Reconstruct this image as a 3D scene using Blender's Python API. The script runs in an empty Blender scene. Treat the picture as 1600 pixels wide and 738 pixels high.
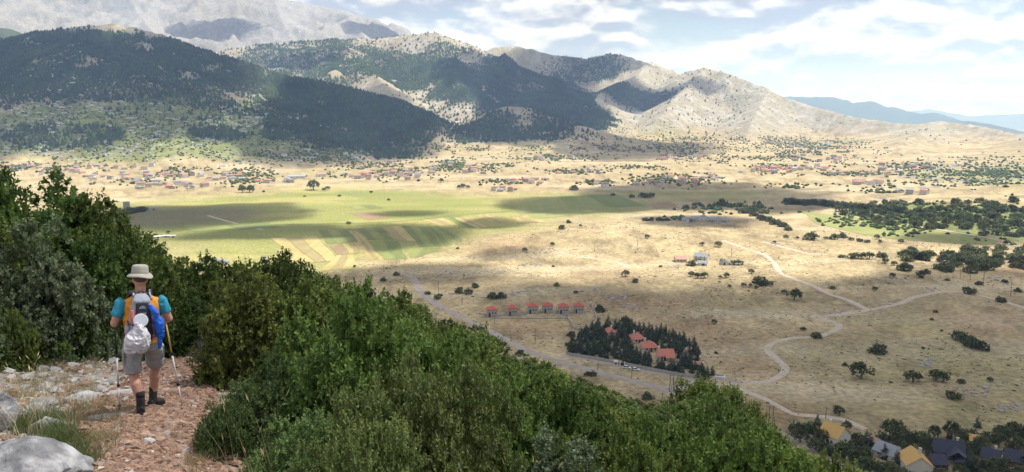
import bpy, bmesh, math, random
import numpy as np
from mathutils import Vector, Matrix

random.seed(11)
rng = np.random.default_rng(11)
SC = bpy.context.scene
COL = SC.collection
R = math.radians

# ------------------------------------------------------------------ camera
CAMZ = 133.0
PITCH = R(9.4)
FPX = 1232.0                      # focal length in pixels of the 1600 x 738 photograph
cam_d = bpy.data.cameras.new('camera')
cam = bpy.data.objects.new('camera', cam_d)
COL.objects.link(cam)
cam.location = (0, 0, CAMZ)
cam.rotation_euler = (math.pi / 2 - PITCH, 0, 0)
cam_d.sensor_width = 36.0
cam_d.lens = 36.0 * FPX / 1600.0
cam_d.clip_start = 0.1
cam_d.clip_end = 80000.0
SC.camera = cam

# ------------------------------------------------------------------ sky and sun
SUN_EL, SUN_AZ = R(62), R(62)     # azimuth measured from the view direction (+Y) towards +X
SUN_DIR = np.array([math.cos(SUN_EL) * math.sin(SUN_AZ), math.cos(SUN_EL) * math.cos(SUN_AZ), math.sin(SUN_EL)])
sun_d = bpy.data.lights.new('sun', 'SUN')
sun_d.energy = 5.0
sun_d.angle = R(0.53)
sun_d.color = (1.0, 0.975, 0.935)
sun = bpy.data.objects.new('sun', sun_d)
COL.objects.link(sun)
sun.rotation_euler = Vector(SUN_DIR).to_track_quat('Z', 'Y').to_euler()
sun.location = (0, 0, 3000)

world = bpy.data.worlds.new('World')
SC.world = world
world.use_nodes = True
nt = world.node_tree
nt.nodes.clear()


def N(nt, kind, **kw):
    n = nt.nodes.new(kind)
    for k, v in kw.items():
        if k.startswith('i_'):
            key = k[2:]
            n.inputs[int(key) if key.isdigit() else key.replace('_', ' ')].default_value = v
        else:
            setattr(n, k, v)
    return n


def build_sky(nt):
    L = nt.links.new
    out = N(nt, 'ShaderNodeOutputWorld')
    bg = N(nt, 'ShaderNodeBackground')
    bg.inputs['Strength'].default_value = 0.068
    sky = N(nt, 'ShaderNodeTexSky', sky_type='NISHITA', sun_disc=False)
    sky.sun_elevation = SUN_EL
    sky.sun_rotation = SUN_AZ
    sky.altitude = 900
    sky.air_density = 1.0
    sky.dust_density = 1.2
    tc = N(nt, 'ShaderNodeTexCoord')
    off = N(nt, 'ShaderNodeMapping')
    off.inputs['Scale'].default_value = (1, 1, 2.6); off.inputs['Location'].default_value = (4.3, 1.9, .35)
    L(tc.outputs['Generated'], off.inputs['Vector'])
    off2 = N(nt, 'ShaderNodeVectorMath', operation='ADD', i_1=(0, 0, .026))     # the same deck a little higher up
    L(off.outputs[0], off2.inputs[0])

    def noise(src):
        n = N(nt, 'ShaderNodeTexNoise', noise_dimensions='3D')
        n.inputs['Scale'].default_value = 6.0
        n.inputs['Detail'].default_value = 8
        n.inputs['Roughness'].default_value = 0.52
        n.inputs['Distortion'].default_value = 0.15
        L(src, n.inputs['Vector'])
        return n.outputs[0]
    n1, n2 = noise(off.outputs[0]), noise(off2.outputs[0])
    cover = N(nt, 'ShaderNodeMapRange', interpolation_type='SMOOTHSTEP')
    cover.inputs['From Min'].default_value = 0.29
    cover.inputs['From Max'].default_value = 0.43
    L(n1, cover.inputs['Value'])
    # more cloud overhead of a point than at it: the grey underside; less: the sunlit head
    dif = N(nt, 'ShaderNodeMath', operation='SUBTRACT')
    L(n1, dif.inputs[0]); L(n2, dif.inputs[1])
    und = N(nt, 'ShaderNodeMapRange', interpolation_type='SMOOTHSTEP')
    und.inputs['From Min'].default_value = -0.05
    und.inputs['From Max'].default_value = 0.05
    L(dif.outputs[0], und.inputs['Value'])
    ccol = N(nt, 'ShaderNodeMix', data_type='RGBA')
    ccol.inputs['A'].default_value = (4.4, 4.8, 6.5, 1)
    ccol.inputs['B'].default_value = (11.6, 11.7, 12.4, 1)
    L(und.outputs[0], ccol.inputs['Factor'])
    mix = N(nt, 'ShaderNodeMix', data_type='RGBA')
    L(cover.outputs[0], mix.inputs['Factor'])
    L(sky.outputs[0], mix.inputs['A'])
    L(ccol.outputs['Result'], mix.inputs['B'])
    L(mix.outputs['Result'], bg.inputs['Color'])
    L(bg.outputs[0], out.inputs['Surface'])


build_sky(nt)

SC.view_settings.view_transform = 'Standard'
SC.view_settings.look = 'None'
SC.view_settings.exposure = 0.5
SC.view_settings.gamma = 1.0
SC.view_settings.use_curve_mapping = False
cy = SC.cycles
cy.use_denoising = True
cy.max_bounces = 5
cy.diffuse_bounces = 2
cy.glossy_bounces = 2
cy.transmission_bounces = 3
cy.transparent_max_bounces = 6
cy.volume_bounces = 1
cy.caustics_reflective = False
cy.caustics_refractive = False
cy.use_adaptive_sampling = True
cy.adaptive_threshold = 0.02

# ------------------------------------------------------------------ helpers


def link(name, me, parent=None, mat=None):
    o = bpy.data.objects.new(name, me)
    COL.objects.link(o)
    if parent is not None:
        o.parent = parent
    if mat is not None and me is not None and not me.materials:
        me.materials.append(mat)
    return o


def tag(o, label=None, category=None, group=None, kind=None):
    if label:
        o['label'] = label
    if category:
        o['category'] = category
    if group:
        o['group'] = group
    if kind:
        o['kind'] = kind
    return o


def np_mesh(name, V, F, smooth=True, colors=None, attr='shade'):
    """V (n,3) floats, F (m,3) or (m,4) ints -> mesh; colors (n,3) becomes a point colour attribute."""
    V = np.ascontiguousarray(V, dtype=np.float32)
    F = np.ascontiguousarray(F, dtype=np.int32)
    k = F.shape[1]
    me = bpy.data.meshes.new(name)
    me.vertices.add(len(V)); me.vertices.foreach_set('co', V.ravel())
    me.loops.add(F.size); me.loops.foreach_set('vertex_index', F.ravel())
    me.polygons.add(len(F))
    me.polygons.foreach_set('loop_start', np.arange(0, F.size, k, dtype=np.int32))
    me.polygons.foreach_set('loop_total', np.full(len(F), k, dtype=np.int32))
    me.polygons.foreach_set('use_smooth', np.full(len(F), bool(smooth)))
    if colors is not None:
        c = np.ones((len(V), 4), dtype=np.float32)
        c[:, :3] = colors
        a = me.color_attributes.new(attr, 'FLOAT_COLOR', 'POINT')
        a.data.foreach_set('color', c.ravel())
    me.update(calc_edges=True)
    return me


def hash2(ix, iy, seed):
    h = (ix.astype(np.int64) * 374761393 + iy.astype(np.int64) * 668265263 + seed * 974634777) & 0xFFFFFFFF
    h = ((h ^ (h >> 13)) * 1274126177) & 0xFFFFFFFF
    h = ((h ^ (h >> 16)) * 2246822519) & 0xFFFFFFFF
    return (h ^ (h >> 15)) / 4294967295.0


def vnoise(x, y, seed=0):
    x = np.asarray(x, float); y = np.asarray(y, float)
    ix = np.floor(x); iy = np.floor(y)
    fx = x - ix; fy = y - iy
    fx = fx * fx * fx * (fx * (fx * 6 - 15) + 10); fy = fy * fy * fy * (fy * (fy * 6 - 15) + 10)
    a = hash2(ix, iy, seed); b = hash2(ix + 1, iy, seed); c = hash2(ix, iy + 1, seed); d = hash2(ix + 1, iy + 1, seed)
    return (a * (1 - fx) + b * fx) * (1 - fy) + (c * (1 - fx) + d * fx) * fy


def fbm(x, y, scale, octaves=4, seed=0, gain=0.5):
    """0..1, mean about 0.5"""
    s = np.zeros(np.broadcast(x, y).shape); a = 1.0; t = 0.0; f = 1.0 / scale
    for o in range(octaves):
        s += a * vnoise(x * f + 17.3 * o, y * f - 9.1 * o, seed + o * 31); t += a
        a *= gain; f *= 2.03
    return s / t


def ridged(x, y, scale, octaves=4, seed=0):
    s = np.zeros(np.broadcast(x, y).shape); a = 1.0; t = 0.0; f = 1.0 / scale
    for o in range(octaves):
        s += a * (1 - np.abs(2 * vnoise(x * f + 5.7 * o, y * f + 3.3 * o, seed + o * 17) - 1)); t += a
        a *= 0.5; f *= 2.1
    return s / t


def sstep(a, b, x):
    t = np.clip((x - a) / (b - a), 0, 1)
    return t * t * (3 - 2 * t)


def smax(a, b, k):
    h = np.clip(0.5 + 0.5 * (a - b) / k, 0, 1)
    return b * (1 - h) + a * h + k * h * (1 - h)


def pix_dir(px, py):
    """unit-free world direction of a pixel of the photograph, scaled to horizontal length 1"""
    u = (np.asarray(px, float) - 800) / FPX; v = (369 - np.asarray(py, float)) / FPX
    dx = u; dy = math.cos(PITCH) + v * math.sin(PITCH); dz = -math.sin(PITCH) + v * math.cos(PITCH)
    h = np.hypot(dx, dy)
    return dx / h, dy / h, dz / h


def at_r(px, py, r):
    dx, dy, dz = pix_dir(px, py)
    return np.stack([dx * r, dy * r, CAMZ + dz * r], -1)


# ------------------------------------------------------------------ materials


def new_mat(name):
    m = bpy.data.materials.new(name)
    m.use_nodes = True
    m.node_tree.nodes.clear()
    return m, m.node_tree


def surf_mat(name, color, rough=0.8, var=0.12, scale=8.0, bump=0.0, bump_scale=None, attr=None, spec=0.3, second=None, second_scale=3.0, metallic=0.0, object_var=0.0, coord='Object'):
    """a principled surface whose colour comes from a tint (or a colour attribute) broken up by noise"""
    m, nt = new_mat(name)
    L = nt.links.new
    out = N(nt, 'ShaderNodeOutputMaterial'); b = N(nt, 'ShaderNodeBsdfPrincipled')
    b.inputs['Roughness'].default_value = rough
    b.inputs['Specular IOR Level'].default_value = spec
    b.inputs['Metallic'].default_value = metallic
    L(b.outputs[0], out.inputs['Surface'])
    tc = N(nt, 'ShaderNodeTexCoord')
    nz = N(nt, 'ShaderNodeTexNoise'); nz.inputs['Scale'].default_value = scale; nz.inputs['Detail'].default_value = 5
    L(tc.outputs[coord], nz.inputs['Vector'])
    if attr:
        src = N(nt, 'ShaderNodeVertexColor', layer_name=attr).outputs['Color']
    else:
        rgb = N(nt, 'ShaderNodeRGB'); rgb.outputs[0].default_value = (*color, 1); src = rgb.outputs[0]
    if second is not None:
        n2 = N(nt, 'ShaderNodeTexNoise'); n2.inputs['Scale'].default_value = second_scale; n2.inputs['Detail'].default_value = 6
        L(tc.outputs[coord], n2.inputs['Vector'])
        mr = N(nt, 'ShaderNodeMapRange'); mr.inputs['From Min'].default_value = 0.45; mr.inputs['From Max'].default_value = 0.62
        L(n2.outputs[0], mr.inputs['Value'])
        mx = N(nt, 'ShaderNodeMix', data_type='RGBA'); mx.inputs['B'].default_value = (*second, 1)
        L(mr.outputs[0], mx.inputs['Factor']); L(src, mx.inputs['A']); src = mx.outputs['Result']
    mr = N(nt, 'ShaderNodeMapRange'); mr.inputs['From Min'].default_value = 0.3; mr.inputs['From Max'].default_value = 0.7
    mr.inputs['To Min'].default_value = 1 - var; mr.inputs['To Max'].default_value = 1 + var
    L(nz.outputs[0], mr.inputs['Value'])
    val = mr.outputs[0]
    if object_var:
        oi = N(nt, 'ShaderNodeObjectInfo')
        mo = N(nt, 'ShaderNodeMapRange'); mo.inputs['To Min'].default_value = 1 - object_var; mo.inputs['To Max'].default_value = 1 + object_var
        L(oi.outputs['Random'], mo.inputs['Value'])
        mm = N(nt, 'ShaderNodeMath', operation='MULTIPLY'); L(val, mm.inputs[0]); L(mo.outputs[0], mm.inputs[1]); val = mm.outputs[0]
    sc = N(nt, 'ShaderNodeVectorMath', operation='SCALE')
    L(src, sc.inputs[0]); L(val, sc.inputs['Scale'])
    L(sc.outputs[0], b.inputs['Base Color'])
    if bump:
        bp = N(nt, 'ShaderNodeBump'); bp.inputs['Strength'].default_value = 1.0; bp.inputs['Distance'].default_value = bump
        nb = nz
        if bump_scale:
            nb = N(nt, 'ShaderNodeTexNoise'); nb.inputs['Scale'].default_value = bump_scale; nb.inputs['Detail'].default_value = 6
            L(tc.outputs[coord], nb.inputs['Vector'])
        L(nb.outputs[0], bp.inputs['Height']); L(bp.outputs[0], b.inputs['Normal'])
    return m


def leaf_mat(name, dark, light, tip=None, transl=0.25, rough=0.55, hue=0.10, spec=0.25):
    """leaf faces: colour runs dark -> light by the 'shade' attribute (young tips are lighter), each plant a little different"""
    m, nt = new_mat(name)
    L = nt.links.new
    out = N(nt, 'ShaderNodeOutputMaterial')
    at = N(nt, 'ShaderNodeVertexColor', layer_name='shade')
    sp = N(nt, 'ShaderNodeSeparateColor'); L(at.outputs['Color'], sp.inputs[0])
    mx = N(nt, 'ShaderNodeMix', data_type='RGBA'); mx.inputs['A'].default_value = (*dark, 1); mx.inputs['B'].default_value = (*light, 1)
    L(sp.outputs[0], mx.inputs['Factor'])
    oi = N(nt, 'ShaderNodeObjectInfo')
    hs = N(nt, 'ShaderNodeHueSaturation')
    mr = N(nt, 'ShaderNodeMapRange'); mr.inputs['To Min'].default_value = 0.5 - hue * 0.22; mr.inputs['To Max'].default_value = 0.5 + hue * 0.14
    L(oi.outputs['Random'], mr.inputs['Value']); L(mr.outputs[0], hs.inputs['Hue'])
    ml = N(nt, 'ShaderNodeMath', operation='MULTIPLY', i_1=7.31); L(oi.outputs['Random'], ml.inputs[0])
    fr = N(nt, 'ShaderNodeMath', operation='FRACT'); L(ml.outputs[0], fr.inputs[0])
    mv = N(nt, 'ShaderNodeMapRange'); mv.inputs['To Min'].default_value = 0.78; mv.inputs['To Max'].default_value = 1.25
    L(fr.outputs[0], mv.inputs['Value']); L(mv.outputs[0], hs.inputs['Value'])
    L(mx.outputs['Result'], hs.inputs['Color'])
    b = N(nt, 'ShaderNodeBsdfPrincipled'); b.inputs['Roughness'].default_value = rough; b.inputs['Specular IOR Level'].default_value = spec
    L(hs.outputs[0], b.inputs['Base Color'])
    if transl > 0:
        t = N(nt, 'ShaderNodeBsdfTranslucent'); L(hs.outputs[0], t.inputs['Color'])
        ms = N(nt, 'ShaderNodeMixShader'); ms.inputs[0].default_value = transl
        L(b.outputs[0], ms.inputs[1]); L(t.outputs[0], ms.inputs[2]); L(ms.outputs[0], out.inputs['Surface'])
    else:
        L(b.outputs[0], out.inputs['Surface'])
    return m


# ------------------------------------------------------------------ the lie of the land

RIDGES = [   # name, [(photo x, photo y, metres away)], steepness near the crest, length of the slope (m)
    ('pale_mountain', [(-420, -20, 6900), (-100, -18, 6900), (100, -18, 6900), (300, -12, 6800), (430, -3, 6700), (480, 4, 6700), (540, 17, 6600), (590, 33, 6500), (625, 52, 6400), (700, 85, 6300)], 0.42, 2300),
    ('pale_mountain', [(430, -3, 6700), (440, 30, 6000), (455, 60, 5500)], 0.45, 1600),
    ('pale_mountain', [(200, -14, 6850), (215, 20, 6100), (240, 50, 5500)], 0.45, 1600),
    ('pale_mountain', [(540, 17, 6600), (560, 45, 6000), (575, 62, 5600)], 0.45, 1500),
    ('far_knoll', [(-200, 40, 4600), (-60, 44, 4600), (0, 43, 4600), (20, 46, 4600), (60, 62, 4500)], 0.4, 1100),
    ('forest_hill', [(-420, 75, 3200), (-250, 68, 3200), (-100, 62, 3150), (0, 63, 3100), (60, 52, 3100), (120, 41, 3100), (175, 37, 3080), (220, 45, 3050), (270, 61, 3000), (320, 78, 2960), (380, 97, 2920), (440, 118, 2850), (500, 128, 2780), (560, 141, 2700), (620, 156, 2600), (660, 173, 2500), (705, 207, 2350)], 0.40, 1350),
    ('forest_hill', [(60, 52, 3100), (70, 100, 2750), (60, 160, 2350)], 0.40, 800),
    ('forest_hill', [(250, 55, 3030), (300, 130, 2600), (330, 190, 2250)], 0.40, 800),
    ('middle_ridge', [(290, 95, 4300), (340, 79, 4300), (400, 70, 4300), (450, 65, 4300), (520, 62, 4300), (580, 60, 4300), (640, 53, 4300), (670, 51, 4280), (700, 57, 4250), (740, 72, 4200), (770, 88, 4150), (800, 106, 4050), (830, 127, 3900), (860, 155, 3700)], 0.42, 1500),
    ('middle_ridge', [(520, 62, 4300), (560, 95, 3800), (600, 130, 3300)], 0.42, 900),
    ('middle_ridge', [(680, 52, 4280), (690, 95, 3800), (730, 150, 3200)], 0.42, 900),
    ('east_ridge', [(690, 100, 5200), (750, 81, 5150), (780, 72, 5100), (800, 70, 5100), (830, 76, 5050), (860, 85, 5000), (890, 87, 5000), (920, 90, 5000), (950, 84, 4950), (980, 87, 4900), (1000, 94, 4850), (1040, 113, 4700), (1060, 118, 4600), (1080, 110, 4500), (1100, 107, 4450), (1130, 112, 4350), (1160, 124, 4250), (1200, 143, 4100), (1250, 160, 3950), (1300, 174, 3800), (1340, 184, 3650), (1380, 190, 3500), (1430, 195, 3350), (1470, 191, 3250), (1520, 194, 3150), (1560, 203, 3050), (1600, 213, 2950), (1750, 235, 2800)], 0.42, 1700),
    ('east_ridge', [(1010, 98, 4800), (1000, 115, 4450), (945, 140, 4000), (890, 180, 3500)], 0.5, 800),
    ('east_ridge', [(860, 85, 5000), (850, 120, 4550), (840, 150, 4200)], 0.5, 800),
    ('east_ridge', [(1100, 107, 4450), (1060, 150, 3900), (1020, 195, 3300)], 0.42, 900),
    ('east_ridge', [(1200, 143, 4100), (1180, 180, 3500), (1170, 205, 3000)], 0.42, 900),
    ('east_ridge', [(1470, 191, 3250), (1440, 208, 2850), (1400, 224, 2500)], 0.25, 700),
    ('east_ridge', [(1600, 213, 2950), (1640, 235, 2400), (1660, 262, 1900)], 0.25, 600),
    ('scrub_hill', [(690, 218, 2420), (740, 190, 2560), (790, 165, 2650), (830, 167, 2650), (870, 184, 2600), (905, 208, 2500)], 0.35, 560),
    ('blue_ridge', [(1100, 175, 12500), (1180, 160, 12300), (1235, 149, 12000), (1290, 148, 12000), (1320, 157, 12000), (1340, 160, 12000), (1355, 156, 12000), (1380, 165, 12000), (1420, 171, 11800), (1460, 175, 11600), (1485, 183, 11400), (1520, 191, 11200), (1570, 205, 11000)], 0.3, 3000),
    ('blue_ridge', [(1470, 190, 9500), (1510, 182, 9500), (1530, 185, 9500), (1575, 204, 9300)], 0.3, 1800),
    ('distant_range', [(1250, 185, 22500), (1380, 180, 22500), (1420, 172, 22500), (1450, 168, 22500), (1480, 174, 22500), (1510, 180, 22300), (1550, 174, 22000), (1600, 172, 22000), (1700, 166, 22000), (1850, 172, 22000), (2100, 160, 22000)], 0.25, 5000),
]
MOUNTAINS = ['pale_mountain', 'far_knoll', 'forest_hill', 'middle_ridge', 'east_ridge', 'scrub_hill', 'blue_ridge', 'distant_range']


def z_hillside(x, y):
    yy = np.maximum(y - 14.0, 0)
    f = np.where(y > 0, 0.228 * y, 0.12 * np.maximum(y, -120))
    f = f + np.where(yy < 18, 0.011 * yy * yy, 0.011 * 18 * 18 + 0.40 * (yy - 18))
    t = (x + 2.6) / 0.8
    sp = 0.8 * np.where(t > 20, t, np.log1p(np.exp(np.minimum(t, 20))))
    g = 0.38 * sp * sstep(0.5, 6.0, y)
    g = g + 0.02 * np.minimum(x + 6, 0) * sstep(0, 6, y)
    rr = np.hypot(x, y)
    bumps = (fbm(x, y, 2.4, 3, 5) - 0.5) * 0.24 + (fbm(x, y, 14, 3, 9) - 0.5) * 1.2 * sstep(16, 40, rr)
    return CAMZ - 1.65 - f - g + bumps


BUMPS = [  # x, y, half-widths, height of low rises on the plain
    (95, 790, 130, 95, 11), (230, 700, 230, 120, 7), (120, 560, 160, 70, 3),
    (520, 905, 190, 95, 20), (720, 1060, 240, 150, 26), (430, 620, 130, 90, 6), (330, 480, 120, 80, 4),
]


def z_valley(x, y):
    r = np.hypot(x, y)
    z = (fbm(x, y, 260, 3, 21) - 0.5) * 7.0 * sstep(300, 700, r) + (fbm(x, y, 70, 3, 23) - 0.5) * 1.6 * sstep(260, 420, r)
    for bx, by, wx, wy, h in BUMPS:
        z = z + h * np.exp(-((x - bx) / wx) ** 2 - ((y - by) / wy) ** 2)
    z = z + (fbm(x, y, 500, 3, 27) - 0.4) * 22 * sstep(1500, 2600, r)
    z = z - 430 * sstep(3300, 6500, r)                       # the land falls away beyond the ridges
    # the cultivated floor on the left lies flat
    flat = np.exp(-((x + 220) / 420) ** 2 - ((y - 1000) / 330) ** 2)
    return z * (1 - 0.75 * np.clip(flat, 0, 1))


def ridge_fields(x, y):
    """height of every mountain at (x, y)"""
    res = {m: np.full(x.shape, -500.0) for m in MOUNTAINS}
    r = np.hypot(x, y)
    wx = (fbm(x, y, 600, 3, 41) - 0.5) * 170; wy = (fbm(x, y, 600, 3, 43) - 0.5) * 170
    gul = ridged(x, y, 520, 4, 47)
    for name, nodes, steep, length in RIDGES:
        P = np.array([at_r(a, b, c) for a, b, c in nodes])
        big = max(1.0, length / 1500.0)
        x0, x1, y0, y1 = P[:, 0].min() - length * 1.7, P[:, 0].max() + length * 1.7, P[:, 1].min() - length * 1.7, P[:, 1].max() + length * 1.7
        sel = (x > x0) & (x < x1) & (y > y0) & (y < y1)
        if not sel.any():
            continue
        xs, ys = x[sel], y[sel]
        bd = np.full(xs.shape, 1e9); bz = np.zeros(xs.shape)
        # take the warp only away from the crest so that the skyline keeps its traced shape
        for a, b in zip(P[:-1], P[1:]):
            d = b - a; l2 = d[0] ** 2 + d[1] ** 2
            t = np.clip(((xs - a[0]) * d[0] + (ys - a[1]) * d[1]) / l2, 0, 1)
            qx, qy = a[0] + t * d[0], a[1] + t * d[1]
            dist = np.hypot(xs - qx, ys - qy)
            w = sstep(30, 400, dist)
            dist = np.hypot(xs + wx[sel] * w - qx, ys + wy[sel] * w - qy)
            z = a[2] + t * d[2]
            better = dist * steep - z < bd * steep - bz
            bd = np.where(better, dist, bd); bz = np.where(better, z, bz)
        rel = bd / length
        drop = steep * length * (1 - np.exp(-rel * 1.15)) / 1.15 + 0.18 * steep * bd + 2.0 * np.maximum(bd - 1.4 * length, 0)
        z = bz - drop
        hgt = np.clip(z / 300.0, 0, 1.2)
        z = z + (gul[sel] - 0.62) * 150 * hgt * big * sstep(20, 260, bd) + (fbm(xs, ys, 90, 3, 51) - 0.5) * 20 * hgt * sstep(0, 120, bd)
        z = z + (fbm(xs, ys, 40, 2, 53) - 0.5) * 7 * big
        cur = res[name][sel]
        res[name][sel] = smax(z, cur, 25.0)
    return res


# polar grid round the viewpoint: fine where the land is seen at a glancing angle
def radii():
    a = list(3.0 * np.exp(np.arange(0, math.log(24 / 3.0), 0.017)))
    a += list(24 * np.exp(np.arange(0, math.log(270 / 24.0), 0.045)))
    t0, t1 = 163856 / 270.0, 163856 / 1900.0
    a += list(163856 / np.arange(t0, t1, -2.3))
    a += list(1900 * np.exp(np.arange(0, math.log(7600 / 1900.0), 0.0066)))
    a += list(7600 * np.exp(np.arange(0, math.log(27000 / 7600.0), 0.03)))
    return np.array([0.6, 1.5] + a + [27500.0])


RAD = radii()
_fine = np.arange(-36.0, 36.0001, 0.105)
_side = np.arange(37.0, 60.0, 1.0)
_back = np.arange(62.0, 180.0, 6.0)
AZ = np.radians(np.concatenate([-_back[::-1], -_side[::-1], _fine, _side, _back, [180.0]]))
AZ = np.concatenate([[-math.pi], AZ])
GR, GA = np.meshgrid(RAD, AZ, indexing='ij')
GX, GY = GR * np.sin(GA), GR * np.cos(GA)
_zh, _zv = z_hillside(GX, GY), z_valley(GX, GY)
_rf = ridge_fields(GX, GY)
GZ = _zv.copy()
OWNER = np.zeros(GX.shape, int)              # 0 plain, 1 near hillside, 2.. mountains
for i, m in enumerate(MOUNTAINS):
    OWNER = np.where(_rf[m] > GZ, i + 2, OWNER)
    GZ = smax(_rf[m], GZ, 30.0 if i < 6 else 60.0)
OWNER = np.where(_zh > GZ - 2, 1, OWNER)
GZ = smax(_zh, GZ, 14.0 )
_near = GR < 60
GZ = np.where(_near, _zh, GZ)


def gz(x, y):
    """ground height from the grid itself"""
    x = np.asarray(x, float); y = np.asarray(y, float)
    r = np.clip(np.hypot(x, y), RAD[0], RAD[-1] - 1); a = np.arctan2(x, y)
    i = np.clip(np.searchsorted(RAD, r) - 1, 0, len(RAD) - 2); j = np.clip(np.searchsorted(AZ, a) - 1, 0, len(AZ) - 2)
    fi = (r - RAD[i]) / (RAD[i + 1] - RAD[i]); fj = np.clip((a - AZ[j]) / (AZ[j + 1] - AZ[j]), 0, 1)
    return (GZ[i, j] * (1 - fi) + GZ[i + 1, j] * fi) * (1 - fj) + (GZ[i, j + 1] * (1 - fi) + GZ[i + 1, j + 1] * fi) * fj


_i60 = int(np.searchsorted(RAD, 150.0))


def on_ground(px, py, near=False):
    """where the line of sight of a pixel meets the land (beyond the near hillside unless near)"""
    px = np.atleast_1d(np.asarray(px, float)); py = np.atleast_1d(np.asarray(py, float))
    res = np.zeros((len(px), 3))
    dx, dy, dz = pix_dir(px, py)
    az = np.arctan2(dx, dy)
    i0 = 2 if near else _i60
    for k in range(len(px)):
        j = int(np.clip(np.searchsorted(AZ, az[k]) - 1, 0, len(AZ) - 2)); fj = (az[k] - AZ[j]) / (AZ[j + 1] - AZ[j])
        prof = GZ[i0:, j] * (1 - fj) + GZ[i0:, j + 1] * fj
        line = CAMZ + dz[k] * RAD[i0:]
        below = np.nonzero(line < prof)[0]
        if near and len(below) == 0 or len(below) == 0:
            q = len(prof) - 1; r = RAD[-1]
        else:
            q = below[0]
            if q == 0:
                r = RAD[i0]
            else:
                a0 = line[q - 1] - prof[q - 1]; a1 = line[q] - prof[q]
                r = RAD[i0 + q - 1] + (RAD[i0 + q] - RAD[i0 + q - 1]) * a0 / (a0 - a1)
        res[k] = (dx[k] * r, dy[k] * r, 0)
    res[:, 2] = gz(res[:, 0], res[:, 1])
    return res


def to_pix(P):
    P = np.atleast_2d(P); x, y, z = P[:, 0], P[:, 1], P[:, 2] - CAMZ
    f = y * math.cos(PITCH) - z * math.sin(PITCH); u = y * math.sin(PITCH) + z * math.cos(PITCH)
    return np.stack([800 + FPX * x / f, 369 - FPX * u / f], -1)


def blob(px, py, rx, ry):
    """an elliptical patch of country seen round a pixel, as (x, y, axis vectors) on the map"""
    c = on_ground(px, py)[0]; d = math.hypot(c[0], c[1])
    a = on_ground(px, py - ry)[0]; b = on_ground(px, py + ry)[0]
    da, db = math.hypot(a[0], a[1]), math.hypot(b[0], b[1])
    depth = 0.5 * abs(min(da, d * 1.6) - max(db, d * 0.5))
    return c[0], c[1], rx * d / FPX, max(depth, ry * d / FPX), math.atan2(c[0], c[1])


def blob_mask(x, y, blobs, soft=0.35, warp=0.0, seed=77):
    x = np.asarray(x, float); y = np.asarray(y, float)
    m = np.zeros(x.shape)
    for bl in blobs:
        cx, cy, rx, ry, a = blob(*bl[:4]); amt = bl[4] if len(bl) > 4 else 1.0
        reach = max(rx, ry) * (1 + soft + warp * .5)
        near = (np.abs(x - cx) < reach) & (np.abs(y - cy) < reach)
        if not near.any():
            continue
        xs, ys = x[near], y[near]
        dx, dy = xs - cx, ys - cy
        u = (dx * math.cos(a) - dy * math.sin(a)) / rx; v = (dx * math.sin(a) + dy * math.cos(a)) / ry
        d = np.hypot(u, v)
        if warp:
            d = d + (fbm(xs, ys, 0.5 * max(rx, 20), 4, seed) - 0.5) * warp
        m[near] = np.maximum(m[near], amt * (1 - sstep(1 - soft, 1 + soft, d)))
    return m

# ------------------------------------------------------------------ land cover
FOREST = [(20, 80, 90, 20, .95), (130, 75, 130, 32, .97), (260, 95, 110, 30, .97), (350, 117, 80, 28, .9), (180, 135, 150, 22, .6), (60, 128, 80, 35, .2),
          (330, 150, 100, 25, .3), (480, 145, 70, 22, .95), (570, 175, 90, 32, .97), (640, 192, 60, 22, .97), (490, 190, 60, 25, .6),
          (430, 88, 100, 14, .5), (560, 92, 90, 20, .55), (650, 115, 80, 28, .9), (740, 135, 70, 30, .92), (480, 112, 100, 13, .45), (790, 152, 50, 28, .95),
          (700, 85, 40, 12, .35), (860, 150, 60, 32, .97), (905, 165, 50, 20, .97), (830, 115, 50, 22, .55), (920, 112, 55, 18, .5), (985, 150, 60, 17, .75),
          (780, 200, 70, 20, .75), (850, 205, 45, 14, .85), (730, 213, 35, 10, .5), (150, 215, 40, 16, .3), (175, 212, 16, 9, .8), (340, 210, 40, 10, .7), (50, 215, 60, 20, .35)]
SCRUB = [(60, 200, 120, 45, .95), (220, 200, 150, 48, 1.0), (380, 200, 120, 48, .9), (480, 230, 90, 25, .6), (600, 235, 80, 16, .35), (700, 225, 80, 12, .3),
         (1300, 190, 100, 14, .18), (1110, 150, 110, 40, .16), (1180, 200, 90, 14, .14), (1480, 210, 100, 12, .12), (1500, 272, 90, 16, .42), (1570, 285, 60, 22, .5), (1550, 250, 60, 12, .25),
         (1000, 215, 120, 10, .22), (1250, 225, 110, 9, .28), (860, 240, 120, 14, .18)]
MEADOW = [(350, 335, 220, 38, 1), (520, 330, 220, 45, 1), (700, 330, 170, 32, 1), (880, 318, 150, 17, .9), (420, 400, 160, 26, .9), (1080, 305, 130, 9, .6)]
OLIVE = [(1350, 560, 130, 34, .6), (1500, 580, 110, 34, .5), (1420, 505, 70, 18, .55), (1250, 640, 120, 26, .4), (1560, 650, 80, 26, .5), (1150, 470, 90, 14, .35), (960, 455, 110, 12, .3)]
RUSSET = [(960, 470, 120, 20, .6), (1080, 520, 90, 24, .6), (1160, 570, 70, 20, .6), (1540, 500, 60, 22, .6), (1200, 640, 60, 24, .8), (840, 510, 60, 14, .6), (800, 380, 60, 14, .5), (1580, 420, 40, 10, .6), (950, 430, 70, 10, .5), (1500, 610, 60, 16, .4)]
EARTH = [(290, 338, 110, 13, .7)]

C = lambda *a: np.array(a)


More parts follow.
